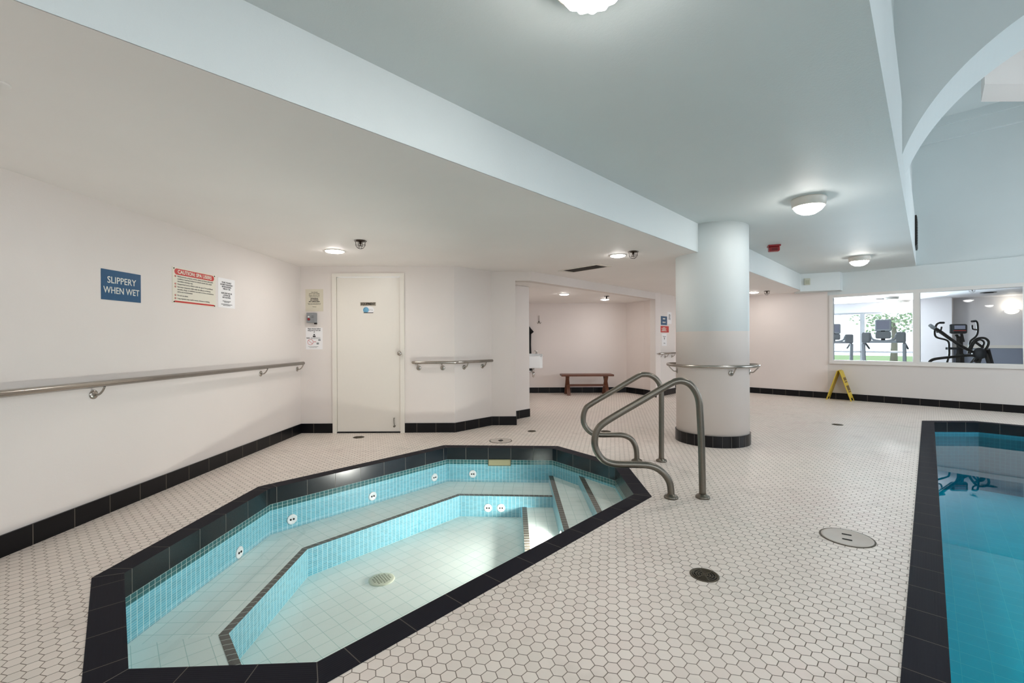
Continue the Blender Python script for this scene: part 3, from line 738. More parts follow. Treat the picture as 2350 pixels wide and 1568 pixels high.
# pool grab rails beside the tub steps
def cpt(zx, zy, y): return aty(1320 + zx / 4.752, 840 + zy / 4.752, y)
FR = [(1390, 1430), (1378, 900), (1362, 550), (1350, 390), (1318, 290), (1255, 205), (1180, 168), (1105, 168), (1020, 205), (700, 392), (450, 537), (295, 637), (236, 712), (213, 800), (217, 880), (250, 960), (312, 1030), (392, 1063), (480, 1074), (650, 1076), (800, 1086), (900, 1122), (980, 1190), (1028, 1270), (1043, 1350), (1046, 1430)]
RE = [(940, 1055), (940, 700), (940, 400), (936, 270), (915, 190), (870, 132), (810, 100), (742, 95), (680, 116), (400, 282), (160, 425), (108, 480), (88, 560), (96, 632), (138, 698), (200, 740), (280, 752), (400, 752), (515, 756), (600, 790), (650, 860), (670, 940), (672, 1035)]
def grab(px, y, label):
    P = [cpt(a, b, y) for a, b in px]; P[0].z = 0.0; P[-1].z = 0.0
    base = V((P[0].x + P[-1].x) / 2, y, 0)
    t = thing('grab_rail', label, 'grab rail', base, group='grab rails at the hot tub steps')
    mb = MB(); mb.tube([p - base for p in smooth_path(P, 5)], .0255, 18); mb.build('rail_tube', 'steeld', t)
    for p in (P[0], P[-1]):
        mb = MB(); mb.lathe(p - base, [(0, 0), (.052, 0), (.052, .010), (.046, .018), (.032, .022), (.028, .030), (0, .030)], 28); mb.build('flange', 'steeld', t)
grab(FR, 3.425, 'front of two looped steel grab rails at the hot tub corner')
grab(RE, 4.46, 'rear of two looped steel grab rails, farther from the camera')

# ================================================================== CEILING FIXTURES
def downlight(px, py, z, r, label, gap=.0):
    p = atz(px, py, z)
    t = thing('downlight', label, 'ceiling light', (p.x, p.y, z), group='recessed round downlights')
    mb = MB(); mb.lathe((0, 0, 0), [(r + .012, 0), (r + .012, -.006), (r, -.008), (r - .004, -.002)], 32); mb.build('trim_ring', 'white', t)
    mb = MB(); mb.lathe((0, 0, 0), [(r - .004, -.001), (r - .006, -.012), (r * .6, -.02), (0, -.024)], 32); mb.build('diffuser', 'down', t)
downlight(768, 576, ZL, .095, 'round downlight glowing in the low ceiling above the equipment door')
downlight(1418, 586, ZL, .085, 'round downlight beside the long ceiling vent')
downlight(1730, 671, ZL, .085, 'partly hidden round downlight just right of the column')
downlight(1295, 675, ZA, .085, 'left downlight in the bench alcove ceiling')
downlight(1388, 687, ZA, .085, 'right downlight in the bench alcove ceiling, over the bench')
# two more of the same row, behind the camera
for x, y in ((-1.95, -.9 + .6),):
    pass
def dome(x, y, z, label, g='fluted glass ceiling lights on the blue ceiling', r=.14, gm='dome'):
    t = thing('ceiling_light', label, 'ceiling light', (x, y, z), group=g)
    mb = MB(); mb.lathe((0, 0, 0), [(r, 0), (r + .004, -.008), (r, -.016), (r - .006, -.074), (r - .018, -.076)], 48); mb.build('rim', 'white', t)
    mb = MB(); mb.lathe((0, 0, 0), [(r - .026, -.066), (r - .022, -.080), (r - .045, -.112), (r - .085, -.138), (0, -.148)], 112, flute=(14, .055)); mb.build('glass_dome', gm, t)
    return t
dome(-2.4, -1.35, ZU, 'added fluted glass ceiling light, unseen behind the camera')  # unseen lamp, added to brighten the ceiling and floor
dome(.278, 1.562, ZU, 'fluted glass ceiling light cut off by the top edge of the photo')
dome(2.75, 4.21, ZU, 'large fluted glass ceiling light right of the column top')
dome(5.5, 7.2, ZU, 'farther fluted glass ceiling light near the window wall')
def caged(px, py, z, label, r=.057):
    p = atz(px, py, z)
    t = thing('caged_sprinkler', label, 'sprinkler', (p.x, p.y, z), group='wire caged sprinklers on the ceiling')
    mb = MB(); mb.lathe((0, 0, 0), [(0, 0), (r * .75, 0), (r * .75, -.010), (0, -.012)], 20); mb.build('base_plate', 'bronze', t)
    mb = MB(); mb.lathe((0, 0, 0), [(.012, -.01), (.010, -.035), (.004, -.04), (.004, -.05), (.02, -.052), (.02, -.055), (0, -.055)], 12); mb.build('sprinkler_head', 'bronze', t)
    mb = MB()
    for k in range(8):
        a = 2 * PI * k / 8; c, s_ = math.cos(a), math.sin(a)
        mb.tube(smooth_path([(c * r, s_ * r, -.006), (c * r * .82, s_ * r * .82, -.02), (c * r * .8, s_ * r * .8, -.05), (c * r * .5, s_ * r * .5, -.072), (c * r * .3, s_ * r * .3, -.078)], 3), .0017, 5)
    for rr0, z0 in ((r, -.006), (r * .82, -.045), (r * .32, -.078)):
        mb.tube([(math.cos(2 * PI * k / 20) * rr0, math.sin(2 * PI * k / 20) * rr0, z0) for k in range(20)], .0019, 5, closed=True)
    mb.build('wire_cage', 'bronze', t)
caged(827, 552, ZL, 'wire caged sprinkler just right of the downlight above the equipment door')
caged(1453, 577, ZL, 'wire caged sprinkler between the ceiling vent and the column')
caged(1760, 668, ZL, 'wire caged sprinkler on the low ceiling right of the column')
p = atz(1392, 680, ZA)
t = thing('ceiling_sprinkler', 'bare sprinkler head on the bench alcove ceiling', 'sprinkler', (p.x, p.y, ZA))
mb = MB(); mb.lathe((0, 0, 0), [(0, 0), (.05, 0), (.05, -.006), (0, -.006)], 20); mb.build('base_plate', 'dark', t)
mb = MB(); mb.lathe((0, 0, 0), [(0.012, -.006), (.012, -.05), (.02, -.055), (0, -.06)], 12); mb.build('sprinkler_head', 'dark', t)
# smoke detector at the left edge
p = atz(-13, 190, ZL)
t = thing('ceiling_detector', 'round white ceiling detector cut off at the left edge', 'smoke detector', (p.x, p.y, ZL))
mb = MB(); mb.lathe((0, 0, 0), [(0, 0), (.045, 0), (.045, -.003), (.040, -.005), (0, -.005)], 36); mb.build('base_plate', 'ceil', t)
mb = MB(); mb.lathe((0, 0, -.004), [(0, 0), (.014, 0), (.012, -.012), (0, -.014)], 20); mb.build('sensor_head', 'drain', t)
# ceiling vent
v0, v1, v2, v3 = [atz(a, b, ZL) for a, b in ((1283, 621), (1309, 625.4), (1403, 611), (1377, 605))]
ux = ((v3 - v0) + (v2 - v1)).normalized(); uy = Vector((-ux.y, ux.x, 0)); cc = (v0 + v1 + v2 + v3) / 4
LL = ((v3 - v0).length + (v2 - v1).length) / 4; WW = abs((v1 - v0).dot(uy)) / 2
t = thing('ceiling_vent', 'long narrow ceiling vent with a dark slatted grille', 'vent', cc, math.atan2(ux.y, ux.x))
mb = MB()
for s_ in (-1, 1): mb.box((0, s_ * WW, -.004), (LL, .014, .004)); mb.box((s_ * (LL - .03), 0, -.004), (.03, WW, .004))
mb.build('frame', 'white', t)
mb = MB(); mb.box((0, 0, -.0015), (LL - .05, WW - .01, .001)); mb.build('backing', 'dark', t)
mb = MB()
for k in range(9): mb.box((0, -WW + .02 + k * (2 * WW - .04) / 8, -.004), (LL - .055, .003, .0025))
mb.build('slat', plain('vent_slats', srgb(84, 78, 72), .5), t)
# red alarm strobe, beige box
p = atz(1776, 563, ZU); t = thing('fire_alarm', 'red fire alarm horn on the blue ceiling', 'fire alarm', (p.x, p.y, ZU), -.35)
mb = MB(); mb.box((0, 0, -.012), (.075, .06, .012)); mb.build('base_plate', 'red', t, bevel=.004)
mb = MB(); mb.box((0, 0, -.055), (.066, .05, .032)); hb = mb.build('horn_body', 'red', t, bevel=.012)
mb = MB()
for k in range(5): mb.box((-.03 + k * .015, -.051, -.062), (.004, .002, .018))
mb.build('horn_slot', plain('horn_slots', srgb(90, 12, 14), .6), hb)
fd = (Vector(SB1) - Vector(SB0)).normalized().to_3d(); fn = V(fd.y, -fd.x, 0)
p = atpl(1852, 647, V(*SB0, 0), fn)
t = thing('wall_sensor', 'small beige box on the blue bulkhead corner', 'sensor box', mat=wallmat(p, fd))
mb = MB(); mb.box((0, 0, .02), (.05, .065, .02)); bx = mb.build('case', 'beige', t, bevel=.006)
mb = MB(); mb.box((0, -.012, .041), (.034, .038, .002)); mb.build('cover_plate', plain('sensor_cover', srgb(170, 172, 150), .5), bx)
# grille on the hall side wall
p = Vector((*Ap(TA1 - .55), 0))
t = thing('wall_grille', 'narrow black grille on the pool hall side wall', 'vent', (p.x, p.y, 2.98), math.atan2(bdir.y, bdir.x))
mb = MB(); mb.box((0, -.012, 0), (.30, .012, .25)); mb.build('frame', 'dark', t, bevel=.003)
mb = MB()
for k in range(11): mb.box((0, -.026, -.22 + k * .044), (.28, .003, .008))
mb.build('louvre', 'black', t)

# ================================================================== FLOOR FITTINGS
def floordrain(px, py, r, label):
    p = atz(px, py)
    t = thing('floor_drain', label, 'floor drain', (p.x, p.y, 0), group='round metal floor drains')
    mb = MB(); mb.lathe((0, 0, 0), [(0, .0005), (r, .0005), (r, .003), (r - .008, .004), (r - .010, .0015), (0, .0015)], 36); mb.build('drain_rim', 'drain', t)
    mb = MB(); mb.lathe((0, 0, 0), [(0, .0016), (r - .012, .0016), (r - .012, .0022), (0, .0022)], 30); mb.build('drain_hole', 'hole', t)
    mb = MB()
    for k in range(1, 5):
        q = r * (.16 + .18 * (k - 1) + .06); mb.tube([(math.cos(2 * PI * j / 28) * q, math.sin(2 * PI * j / 28) * q, .003) for j in range(28)], .0026, 5, closed=True)
    for k in range(3): a = PI * k / 3 + .5; mb.bar((-math.cos(a) * (r - .012), -math.sin(a) * (r - .012), .003), (math.cos(a) * (r - .012), math.sin(a) * (r - .012), .003), .005, .003)
    mb.build('grate', 'drain', t)
floordrain(1616.7, 1320.6, .070, 'nearest round metal floor drain, between the hot tub and the swimming pool')
floordrain(823, 1004, .068, 'dark floor drain in front of the equipment door')
floordrain(1220.5, 990, .056, 'small floor drain behind the round lid beyond the hot tub')
floordrain(1390, 990.5, .066, 'floor drain seen through the loop of the grab rails')
floordrain(1922, 975, .068, 'floor drain near the far corner of the swimming pool')
def lid(px, py, r, label, slots):
    p = atz(px, py)
    t = thing('skimmer_lid', label, 'access lid', (p.x, p.y, 0), -.6)
    mb = MB(); mb.lathe((0, 0, 0), [(0, .0006), (r, .0006), (r, .0026), (r - .006, .003), (r - .008, .0012), (0, .0012)], 48); mb.build('lid_ring', 'drain', t)
    mb = MB(); mb.lathe((0, 0, 0), [(0, .0014), (r - .009, .0014), (r - .009, .0036), (r - .02, .0042), (r - .024, .0032), (0, .0034)], 48); ld_ = mb.build('lid_plate', 'lid', t)
    if slots:
        for s_ in (-1, 1): MB().box((0, s_ * .042, .0044), (.024, .008, .0005)).build('finger_slot', 'hole', ld_)
    else:
        MB().lathe((0, 0, .0034), [(0, 0), (.030, 0), (.030, .002), (0, .002)], 20).build('centre_hole', 'hole', ld_)
        for p_ in ((.035, -.05), (-.03, .055)): MB().box((*p_, .004), (.016, .004, .0005)).build('finger_slot', 'hole', ld_)
lid(1943.6, 1234.4, .139, 'pale round skimmer lid with two slots beside the swimming pool', True)
lid(1149, 1012, .135, 'tiled round access lid behind the hot tub with a dark centre', False)

# ================================================================== SIGNS
def panel(name, label, cat, P, hw_, hh, mat, d_, th=.004, group=None):
    t = thing(name, label, cat, mat=wallmat(P, d_), group=group)
    mb = MB(); mb.box((0, 0, th / 2), (hw_, hh, th / 2)); mb.build('board', mat, t); return t
def on_left(x0, y0, x1, y1, y0b, y1b):
    """centre and half sizes of a sign on the left wall from its picture corners"""
    a = atpl(x0, (y0 + y0b) / 2, Lw(0), ln); b = atpl(x1, (y1 + y1b) / 2, Lw(0), ln)
    zt = (atpl(x0, y0, Lw(0), ln).z + atpl(x1, y1, Lw(0), ln).z) / 2; zb = (atpl(x0, y0b, Lw(0), ln).z + atpl(x1, y1b, Lw(0), ln).z) / 2
    c = (a + b) / 2; c.z = (zt + zb) / 2; return c, (b - a).length / 2, (zt - zb) / 2
c, hw_, hh = on_left(231.5, 616, 322, 631.5, 687, 695)
s = panel('warning_sign', 'blue SLIPPERY WHEN WET sign on the left wall', 'sign', c, hw_, hh, 'signblue', ld)
text('lettering', 'SLIPPERY', hh * .62, 'inkw', s, 0, hh * .32, .0045, bold=.0004, sx=hw_ * 1.66 / (hh * 2.75))
text('lettering', 'WHEN WET', hh * .62, 'inkw', s, 0, -hh * .36, .0045, bold=.0004, sx=hw_ * 1.64 / (hh * 3.05))
c, hw_, hh = on_left(395, 611.5, 494, 632, 694.5, 706.5)
s = panel('caution_sign', 'cream CAUTION: SPA USERS sign with a red heading on the left wall', 'sign', c, hw_, hh, 'signcream', ld, .003)
mb = MB(); bh = hh * .17; ww = hw_ * .92 - bh
mb.face([(ww + math.cos(a) * bh, hh * .76 + math.sin(a) * bh, .0035) for a in [-PI / 2 + PI * j / 10 for j in range(11)]] + [(-ww + math.cos(a) * bh, hh * .76 + math.sin(a) * bh, .0035) for a in [PI / 2 + PI * j / 10 for j in range(11)]])
mb.box((0, -hh * .90, .0033), (hw_ * .92, hh * .045, .0004)); mb.build('red_band', 'signred', s)
text('heading', 'CAUTION: SPA USERS', hh * .28, 'signcream', s, 0, hh * .755, .0042, bold=.0011, sx=hw_ * 1.72 / (hh * 2.95))
body = [('1', ['Elderly persons, pregnant women, infants and those with health', 'conditions requiring medical care should consult with a physi-', 'cian before entering a spa.']), ('2', ['Unsupervised use by children under the age of 14 is prohibited.']), ('3', ['Hot water immersion while under the influence of alcohol,', 'narcotics, drugs, or medicines may lead to serious consequences', 'and is not recommended.']), ('4', ['Do not use alone.']), ('5', ['Long exposure may result in nausea, dizziness or fainting.'])]
dots = []
for (num, ls), yt in zip(body, (.50, .08, -.08, -.55, -.72)):
    dots.append((num, yt * hh))
    for q_, line in enumerate(ls): text('paragraph_line', line, hh * .112, 'ink', s, -hw_ * .80, hh * (yt - .135 * q_), .0036, 'LEFT', sx=hw_ * 1.7 / (hh * 2.95))
for num, y in dots: MB().lathe((-hw_ * .88, y, .0032), [(0, 0), (hh * .055, 0), (hh * .055, .0006), (0, .0006)], 16).build('bullet', 'signred', s)
for num, y in dots: text('numeral', num, hh * .09, 'signcream', s, -hw_ * .88, y, .0040, bold=.0006)
for sx_, sy_ in ((-1, 1), (1, 1), (-1, -1), (1, -1)): MB().lathe((sx_ * hw_ * .94, sy_ * hh * .92, .003), [(0, 0), (.006, 0), (.005, .003), (0, .004)], 10).build('screw', 'hole', s)
c, hw_, hh = on_left(500, 636, 538.5, 644, 704.5, 709)
s = panel('paper_notice', 'white shower notice right of the red headed caution sign', 'notice', c, hw_, hh, 'paper', ld, .0015)
text('lettering', 'PLEASE, YOU MUST\nSHOWER THOROUGHLY\nBEFORE ENTERING\nTHIS HOT TUB.\n\nSOAP, BODY OILS OR\nLOTIONS ARE\nNOT ALLOWED.', hh * .145, 'ink', s, 0, hh * .20, .0022, bold=.0003, sx=.80)
text('small_print', 'PLEASE REFER TO POSTED RULES\nFOR SAFE USE OF SPA\n\nPLEASE SHOWER BEFORE USE OF ALL POOLS\nAND HOT TUB. THANK YOU.', hh * .072, 'ink', s, 0, -hh * .70, .0022, sx=.8)
# notices on the equipment wall
ed = V(1, 0, 0)
def eq(x0, y0, x1, y1, yy=5.93):
    a = aty(x0, y0, yy); b = aty(x1, y1, yy); return (a + b) / 2, abs(b.x - a.x) / 2, abs(a.z - b.z) / 2
c, hw_, hh = eq(701, 664, 742, 715)
s = panel('faded_notice', 'faded cream notice above the grey switch box', 'notice', c, hw_, hh, plain('faded_notice_paper', srgb(206, 198, 176), .6, var=.02), ed, .0015) if False else None
M['faded'] = plain('faded_notice_paper', srgb(214, 206, 186), .6, var=.02)
s = panel('faded_notice', 'faded cream notice above the grey switch box', 'notice', c, hw_, hh, 'faded', ed, .0015)
text('lettering', 'CAUTION\nHOT TUB USERS\nPlease observe the\nrules posted here', hh * .13, 'drain', s, 0, hh * .52, .0022)
text('bold_lettering', 'WARNING\nNO DIVING\nNO LIFEGUARD', hh * .14, 'ink', s, 0, hh * .02, .0022, bold=.0008)
text('small_print', 'Bathers must shower with soap and\nwater before entering the hot tub\n\nThank you', hh * .10, 'drain', s, 0, -hh * .42, .0022, sx=.8)
c, hw_, hh = eq(708, 718.5, 728, 741.5)
t = thing('switch_box', 'grey switch box with a white and a red button on the equipment wall', 'switch box', mat=wallmat(c, ed))
mb = MB(); mb.box((0, 0, .032), (hw_, hh, .032)); mb.build('case', 'grey', t, bevel=.004)
mb = MB(); mb.lathe((-hw_ * .45, hh * .18, .064), [(0, 0), (.012, 0), (.011, .012), (0, .013)], 14); mb.build('push_button', 'porcelain', t)['label'] = 'white push button'
mb = MB(); mb.lathe((-hw_ * .40, -hh * .30, .064), [(0, 0), (.015, 0), (.014, .016), (0, .017)], 14); mb.build('push_button', 'red', t)['label'] = 'red push button'
mb = MB(); mb.box((hw_ * .85, -hh - .008, .03), (.012, .01, .018)); mb.build('latch', 'dark', t)
text('lettering', 'ON\nOFF', .018, 'ink', t, hw_ * .4, hh * .2, .0645)
c, hw_, hh = eq(702, 752.5, 740.5, 802)
s = panel('shower_notice', 'white notice with a red prohibition circle below the switch box', 'notice', c, hw_, hh, 'paper', ed, .0015)
text('heading', 'Please shower before\nusing pool or hot tub.', hh * .155, 'ink', s, 0, hh * .82, .0022, bold=.0006, sx=.88)
mb = MB(); mb.lathe((0, hh * .36, .0015), [(0, 0), (.010, 0), (.010, .0008), (0, .0008)], 12); mb.box((0, hh * .20, .002), (.018, .010, .0004)); mb.box((0, hh * .60, .002), (.006, .005, .0004)); mb.build('shower_figure', 'ink', s)
text('lettering', 'NO', hh * .20, 'ink', s, -hw_ * .72, hh * .04, .0022, bold=.0006)
text('small_print', 'glass, soap, body oils or\nbubble bath in the water', hh * .10, 'drain', s, hw_ * .18, hh * .04, .0022, sx=.9)
rc = V(-hw_ * .46, -hh * .32, .0018); mb = MB()
mb.tube([rc + V(math.cos(2 * PI * k / 24) * hw_ * .33, math.sin(2 * PI * k / 24) * hw_ * .33, 0) for k in range(24)], .0022, 5, closed=True)
mb.bar(rc + V(-hw_ * .22, hw_ * .22, 0), rc + V(hw_ * .22, -hw_ * .22, 0), .004, .001); mb.box((hw_ * .08, -hh * .30, .002), (hw_ * .14, .003, .0004)); mb.build('prohibition_mark', 'signred', s)
for bx_, by_, bh_ in ((.62, -.14, .07), (.42, -.46, .09)): MB().box((hw_ * bx_, hh * by_, .002), (hw_ * .14, hh * bh_, .0003)).build('bottle_picture', 'grey', s)
text('footer', 'If the rules are not followed the\nhot tub may be closed.', hh * .085, 'drain', s, -hw_ * .12, -hh * .78, .0022, sx=.85)
# door signs
lf = 5.922
c, hw_, hh = eq(827, 694, 862.5, 702, lf)
s = panel('equipment_sign', 'small bronze EQUIPMENT plate on the white door', 'sign', c, hw_, hh, 'plate', ed, .002)
text('lettering', 'EQUIPMENT', hh * 1.6, 'hole', s, 0, 0, .0024, bold=.0012, sx=.92)
c, hw_, hh = eq(832, 703.5, 859, 719.5, lf)
s = thing('door_sticker', 'pale blue and white oval sticker under the EQUIPMENT plate', 'sticker', mat=wallmat(c, ed))
mb = MB(); mb.face([(math.cos(a) * hw_ * (1 if math.sin(a) > -.6 else .95), max(math.sin(a), -.75) * hh * 1.05, .0012) for a in [2 * PI * j / 32 for j in range(32)]]); mb.face([(math.cos(a) * hw_, max(math.sin(a), -.75) * hh * 1.05, 0) for a in [2 * PI * j / 32 for j in range(32)]]); mb.build('backing', 'paper', s)
mb = MB(); mb.lathe((-hw_ * .42, 0, .0012), [(0, 0), (hh * .82, 0), (hh * .82, .0006), (0, .0006)], 24); mb.build('blue_disc', 'inkblue', s)
mb = MB(); mb.box((0, -hh * .80, .0016), (hw_ * .82, hh * .10, .0006)); mb.build('black_strip', 'ink', s)
text('lettering', 'POOL &\nSPA CARE', hh * .28, 'grey', s, hw_ * .42, 0, .0016)
# notices on the far wall
def nt(x0, y0, x1, y1):
    a = atpl(x0, y0, V(*PH, 0), hn); b = atpl(x1, y1, V(*PH, 0), hn); c = (a + b) / 2; return c, V(b.x - a.x, b.y - a.y, 0).length / 2, abs(a.z - b.z) / 2
c, hw_, hh = nt(1516.5, 725.5, 1530.5, 746.5)
s = panel('warning_sign', 'small blue SLIPPERY WHEN WET sign on the far wall above a red sign', 'sign', c, hw_, hh, 'signblue', hd)
text('lettering', 'SLIPPERY', hh * .36, 'inkw', s, 0, hh * .40, .0045, bold=.002, sx=.92); text('lettering', 'WHEN WET', hh * .36, 'inkw', s, 0, -hh * .40, .0045, bold=.002, sx=.82)
c, hw_, hh = nt(1512, 748, 1534.5, 763.5)
s = panel('rules_sign', 'red sign with pale writing on the far wall under the small blue sign', 'sign', c, hw_, hh, 'signred', hd)
text('lettering', 'POOL RULES\nNO LIFEGUARD ON DUTY\nCHILDREN MUST BE\nACCOMPANIED BY ADULTS', hh * .34, 'inkw', s, 0, 0, .0045, bold=.001, sx=.85)
c, hw_, hh = nt(1519, 766, 1530, 794)
s = panel('paper_notice', 'lowest white paper notice on the far wall, under the red sign', 'notice', c, hw_, hh, 'paper', hd, .0015)
text('lettering', 'Please shower\nbefore\n\n\n\nNO glass', hh * .22, 'ink', s, 0, 0, .0022, sx=.8)
mb = MB(); mb.box((0, hh * .15, .002), (.012, hh * .12, .0004)); mb.build('shower_figure', 'ink', s)
c, hw_, hh = nt(1531.5, 716, 1541, 744)
s = panel('paper_notice', 'upper white paper notice on the far wall, right of the small blue sign', 'notice', c, hw_, hh, 'paper', hd, .0015)
text('lettering', 'PLEASE\nSHOWER\nBEFORE\nENTERING\nTHE POOL', hh * .2, 'ink', s, 0, .02, .0022, sx=.85)

# ================================================================== ALCOVE
t = thing('wooden_bench', 'dark reddish wooden bench with crossed legs against the alcove wall', 'bench', (1.63, 9.98, 0))
mb = MB()
for k in range(2): mb.box((0, -.095 + k * .19, .432), (.565, .092, .020))
mb.build('seat', 'wood', t, bevel=.004)
for sx_ in (-1, 1):
    x_ = sx_ * .42
    for q in (-1, 1):
        mb = MB(); mb.bar((x_ + q * .012, -.17 * q, .0), (x_ + q * .012, .15 * q, .412), .035, .075, up=(1, 0, 0)); mb.build('leg', 'wood', t, bevel=.003)
mb = MB(); mb.bar((-.42, 0, .205), (.42, 0, .205), .035, .05); mb.build('stretcher', 'wood', t, bevel=.003)
# sink
t = thing('wall_sink', 'white wall hung sink with a tall splashback, half hidden by the pillar', 'sink', (0.0, 9.0, 0))
mb = MB()
zt, zb, sx1 = .925, .655, .59
mb.prism([(.0, -.25), (sx1 - .05, -.25), (sx1, -.2), (sx1, .2), (sx1 - .05, .25), (.0, .25)], zb, zt - .03)
for poly in ([(0, -.25), (sx1, -.25), (sx1, -.21), (0, -.21)], [(0, .21), (sx1, .21), (sx1, .25), (0, .25)], [(sx1 - .04, -.25), (sx1, -.25), (sx1, .25), (sx1 - .04, .25)]): mb.prism(poly, zt - .03, zt)
mb.prism([(0, -.25), (.10, -.25), (.10, .25), (0, .25)], zt - .03, zt)
mb.build('basin', 'porcelain', t, bevel=.012)
mb = MB(); mb.prism([(0, -.25), (.37, -.25), (.37, .25), (0, .25)], zt, zt + .0) if False else mb.box((.02, 0, zt + .06), (.02, .25, .06)); mb.build('splashback', 'porcelain', t, bevel=.01)
mb = MB(); mb.lathe((.49, .19, zt), [(0, 0), (.018, 0), (.014, .03), (.022, .04), (.022, .055), (0, .06)], 14); mb.tube(smooth_path([(.49, .19, zt + .03), (.46, .17, zt + .06), (.44, .10, zt + .05)], 4), .009, 8); mb.build('faucet', 'chrome', t)
mb = MB(); mb.tube([(.42, 0, zb), (.42, 0, zb - .10)], .022, 12); mb.tube([(.42, 0, zb - .07), (.0, 0, zb - .07)], .014, 10); mb.lathe((.42, 0, zb - .09), [(.026, 0), (.028, -.04), (.02, -.09), (0, -.11)], 14); mb.build('drain_trap', 'chrome', t)
# hooks and robe
def hook(x, y, z, label, grp='coat hooks on the alcove wall'):
    t = thing('coat_hook', label, 'coat hook', (x, y, z), group=grp)
    mb = MB(); mb.lathe((0, 0, -.02), [(0, 0), (.02, 0), (.018, .008), (0, .010)], 14, (0, -1, 0)); mb.build('back_plate', 'steeld', t)
    mb = MB(); mb.tube(smooth_path([(0, -.005, 0), (0, -.02, .05), (0, -.03, .10), (0, -.028, .125)], 4), .0055, 8)
    for s_ in (-1, 1): mb.tube(smooth_path([(0, -.01, -.02), (s_ * .02, -.035, -.055), (s_ * .034, -.05, -.05), (s_ * .04, -.055, -.025)], 4), .005, 8)
    mb.build('prong', 'steeld', t)
p = aty(1237, 737, 10.33); hook(p.x, 10.35, p.z, 'silver coat hook alone on the alcove back wall')
rb = thing('hanging_robe', 'black robe hanging beside the sink, mostly behind the pillar', 'robe', (.30, 10.25, 1.0))
mb = MB(); rr2 = []
for z, hx, hy in ((.62, .02, .02), (.56, .05, .035), (.47, .10, .05), (.40, .13, .055), (.1, .12, .055), (-.25, .135, .06), (-.5, .15, .065)):
    rr2.append([(math.cos(2 * PI * k / 24) * hx * (1 + .08 * math.cos(5 * 2 * PI * k / 24 + z * 3)) + (0.0), math.sin(2 * PI * k / 24) * hy * (1 + .2 * math.cos(7 * 2 * PI * k / 24)), z) for k in range(24)])
mb.rings(rr2); mb.build('robe_body', 'cloth', rb)
mb = MB(); mb.tube(smooth_path([(.05, -.02, .52), (.10, -.03, .43), (.155, -.04, .36)], 4), [.03, .034, .037, .04, .042, .044, .045, .045, .045], 12); mb.build('sleeve', 'cloth', rb)
mb = MB(); mb.tube(smooth_path([(0, .04, .60), (0, .02, .68), (0, .08, .70)], 3), .006, 8); mb.build('hanging_loop', 'cloth', rb)

# wet floor sign
wc = V(6.41, 8.89, 0); sl = .40; ang = math.atan2(-.75, .66)
t = thing('wet_floor_sign', 'yellow folding wet floor sign standing open by the window wall', 'wet floor sign', wc, ang)
for s_ in (-1, 1):
    mb = MB(); a_ = V(s_ * sl / 2, 0, 0); b_ = V(s_ * .018, 0, .575); dd = (b_ - a_).normalized()
    nn = V(dd.z, 0, -dd.x) * s_
    R3_ = Matrix((V(0, 1, 0), dd, V(0, 1, 0).cross(dd))).transposed()
    L_ = (b_ - a_).length
    mb.box((a_ + dd * (L_ * .55)), (.135, L_ * .45, .007), R3_)
    for yy in (-1, 1): mb.box(a_ + dd * (L_ * .06) + V(0, yy * .105, 0), (.030, L_ * .06, .007), R3_)
    pn = mb.build('panel', 'yellow', t, bevel=.002)
    q = MB()
    out = R3_ @ V(0, 0, 1); out = out if out.x * s_ > 0 else -out
    for f_, h_ in ((.72, .03), (.62, .012), (.42, .05), (.30, .012)): q.box(a_ + dd * (L_ * f_) + out * .0078, (.09, h_, .0006), R3_)
    q.build('printed_text', plain('sign_print', srgb(110, 84, 40), .6), pn)
mb = MB(); mb.tube([(0, -.12, .58), (0, .12, .58)], .009, 8); mb.build('hinge', 'yellow', t)

# ================================================================== GYM BEYOND THE WINDOW
GN = -WN                                             # away from the pool room
def Gp(s, dpt, z=0.0): p = W0 + WD * s + GN * dpt; return V(p.x, p.y, z)
GD = 8.7; GZ = 2.42
S0, S1 = -3.0, 9.0
fl = MB(); fl.prism([Gp(S0, .14)[:2], Gp(S1, .14)[:2], Gp(S1, GD)[:2], Gp(S0, GD)[:2]], -.05, 0.0); struct(fl.build('floor_gym', 'gymfloor'))
cl = MB(); cl.prism([Gp(S0, .14)[:2], Gp(S1, .14)[:2], Gp(S1, GD + .2)[:2], Gp(S0, GD + .2)[:2]], GZ, GZ + .05); struct(cl.build('ceiling_gym', 'gymwall'))
def ws(px):   # parameter along the far gym wall at a picture column
    p = atpl(px, 780, Gp(0, GD), GN); return (p - Gp(0, GD)).dot(WD)
sl0, sm0, sm1, sr = ws(1890), ws(1974), ws(1985), ws(2100)
struct(wall('wall_gym_far', [Gp(sr, GD)[:2], Gp(S1, GD)[:2]], .93, GZ, 'gymwall', .15, 1)); struct(wall('wall_gym_far_lower', [Gp(sr, GD)[:2], Gp(S1, GD)[:2]], 0, .93, 'gymlow', .15, 1))
struct(wall('wall_gym_far_top', [Gp(S0, GD)[:2], Gp(sr, GD)[:2]], 2.10, GZ, 'gymwall', .15, 1)); struct(wall('wall_gym_far_sill', [Gp(S0, GD)[:2], Gp(sr, GD)[:2]], 0, .1, 'gymwall', .15, 1))
struct(wall('wall_gym_side', [Gp(S0, GD)[:2], Gp(S0, .14)[:2]][::-1], 0, GZ, 'gymwall', .1, 1)); struct(wall('wall_gym_end', [Gp(S1, GD)[:2], Gp(S1, .14)[:2]], 0, GZ, 'gymwall', .1, 1))
struct(wall('wall_gym_pool_side', [Gp(S0, .145)[:2], Gp(-.05, .145)[:2]], 0, GZ, 'gymwall', .02, 1)); struct(wall('wall_gym_over_window', [Gp(-.05, .142)[:2], Gp(S1, .142)[:2]], WZ1, GZ, 'gymwall', .02, 1))
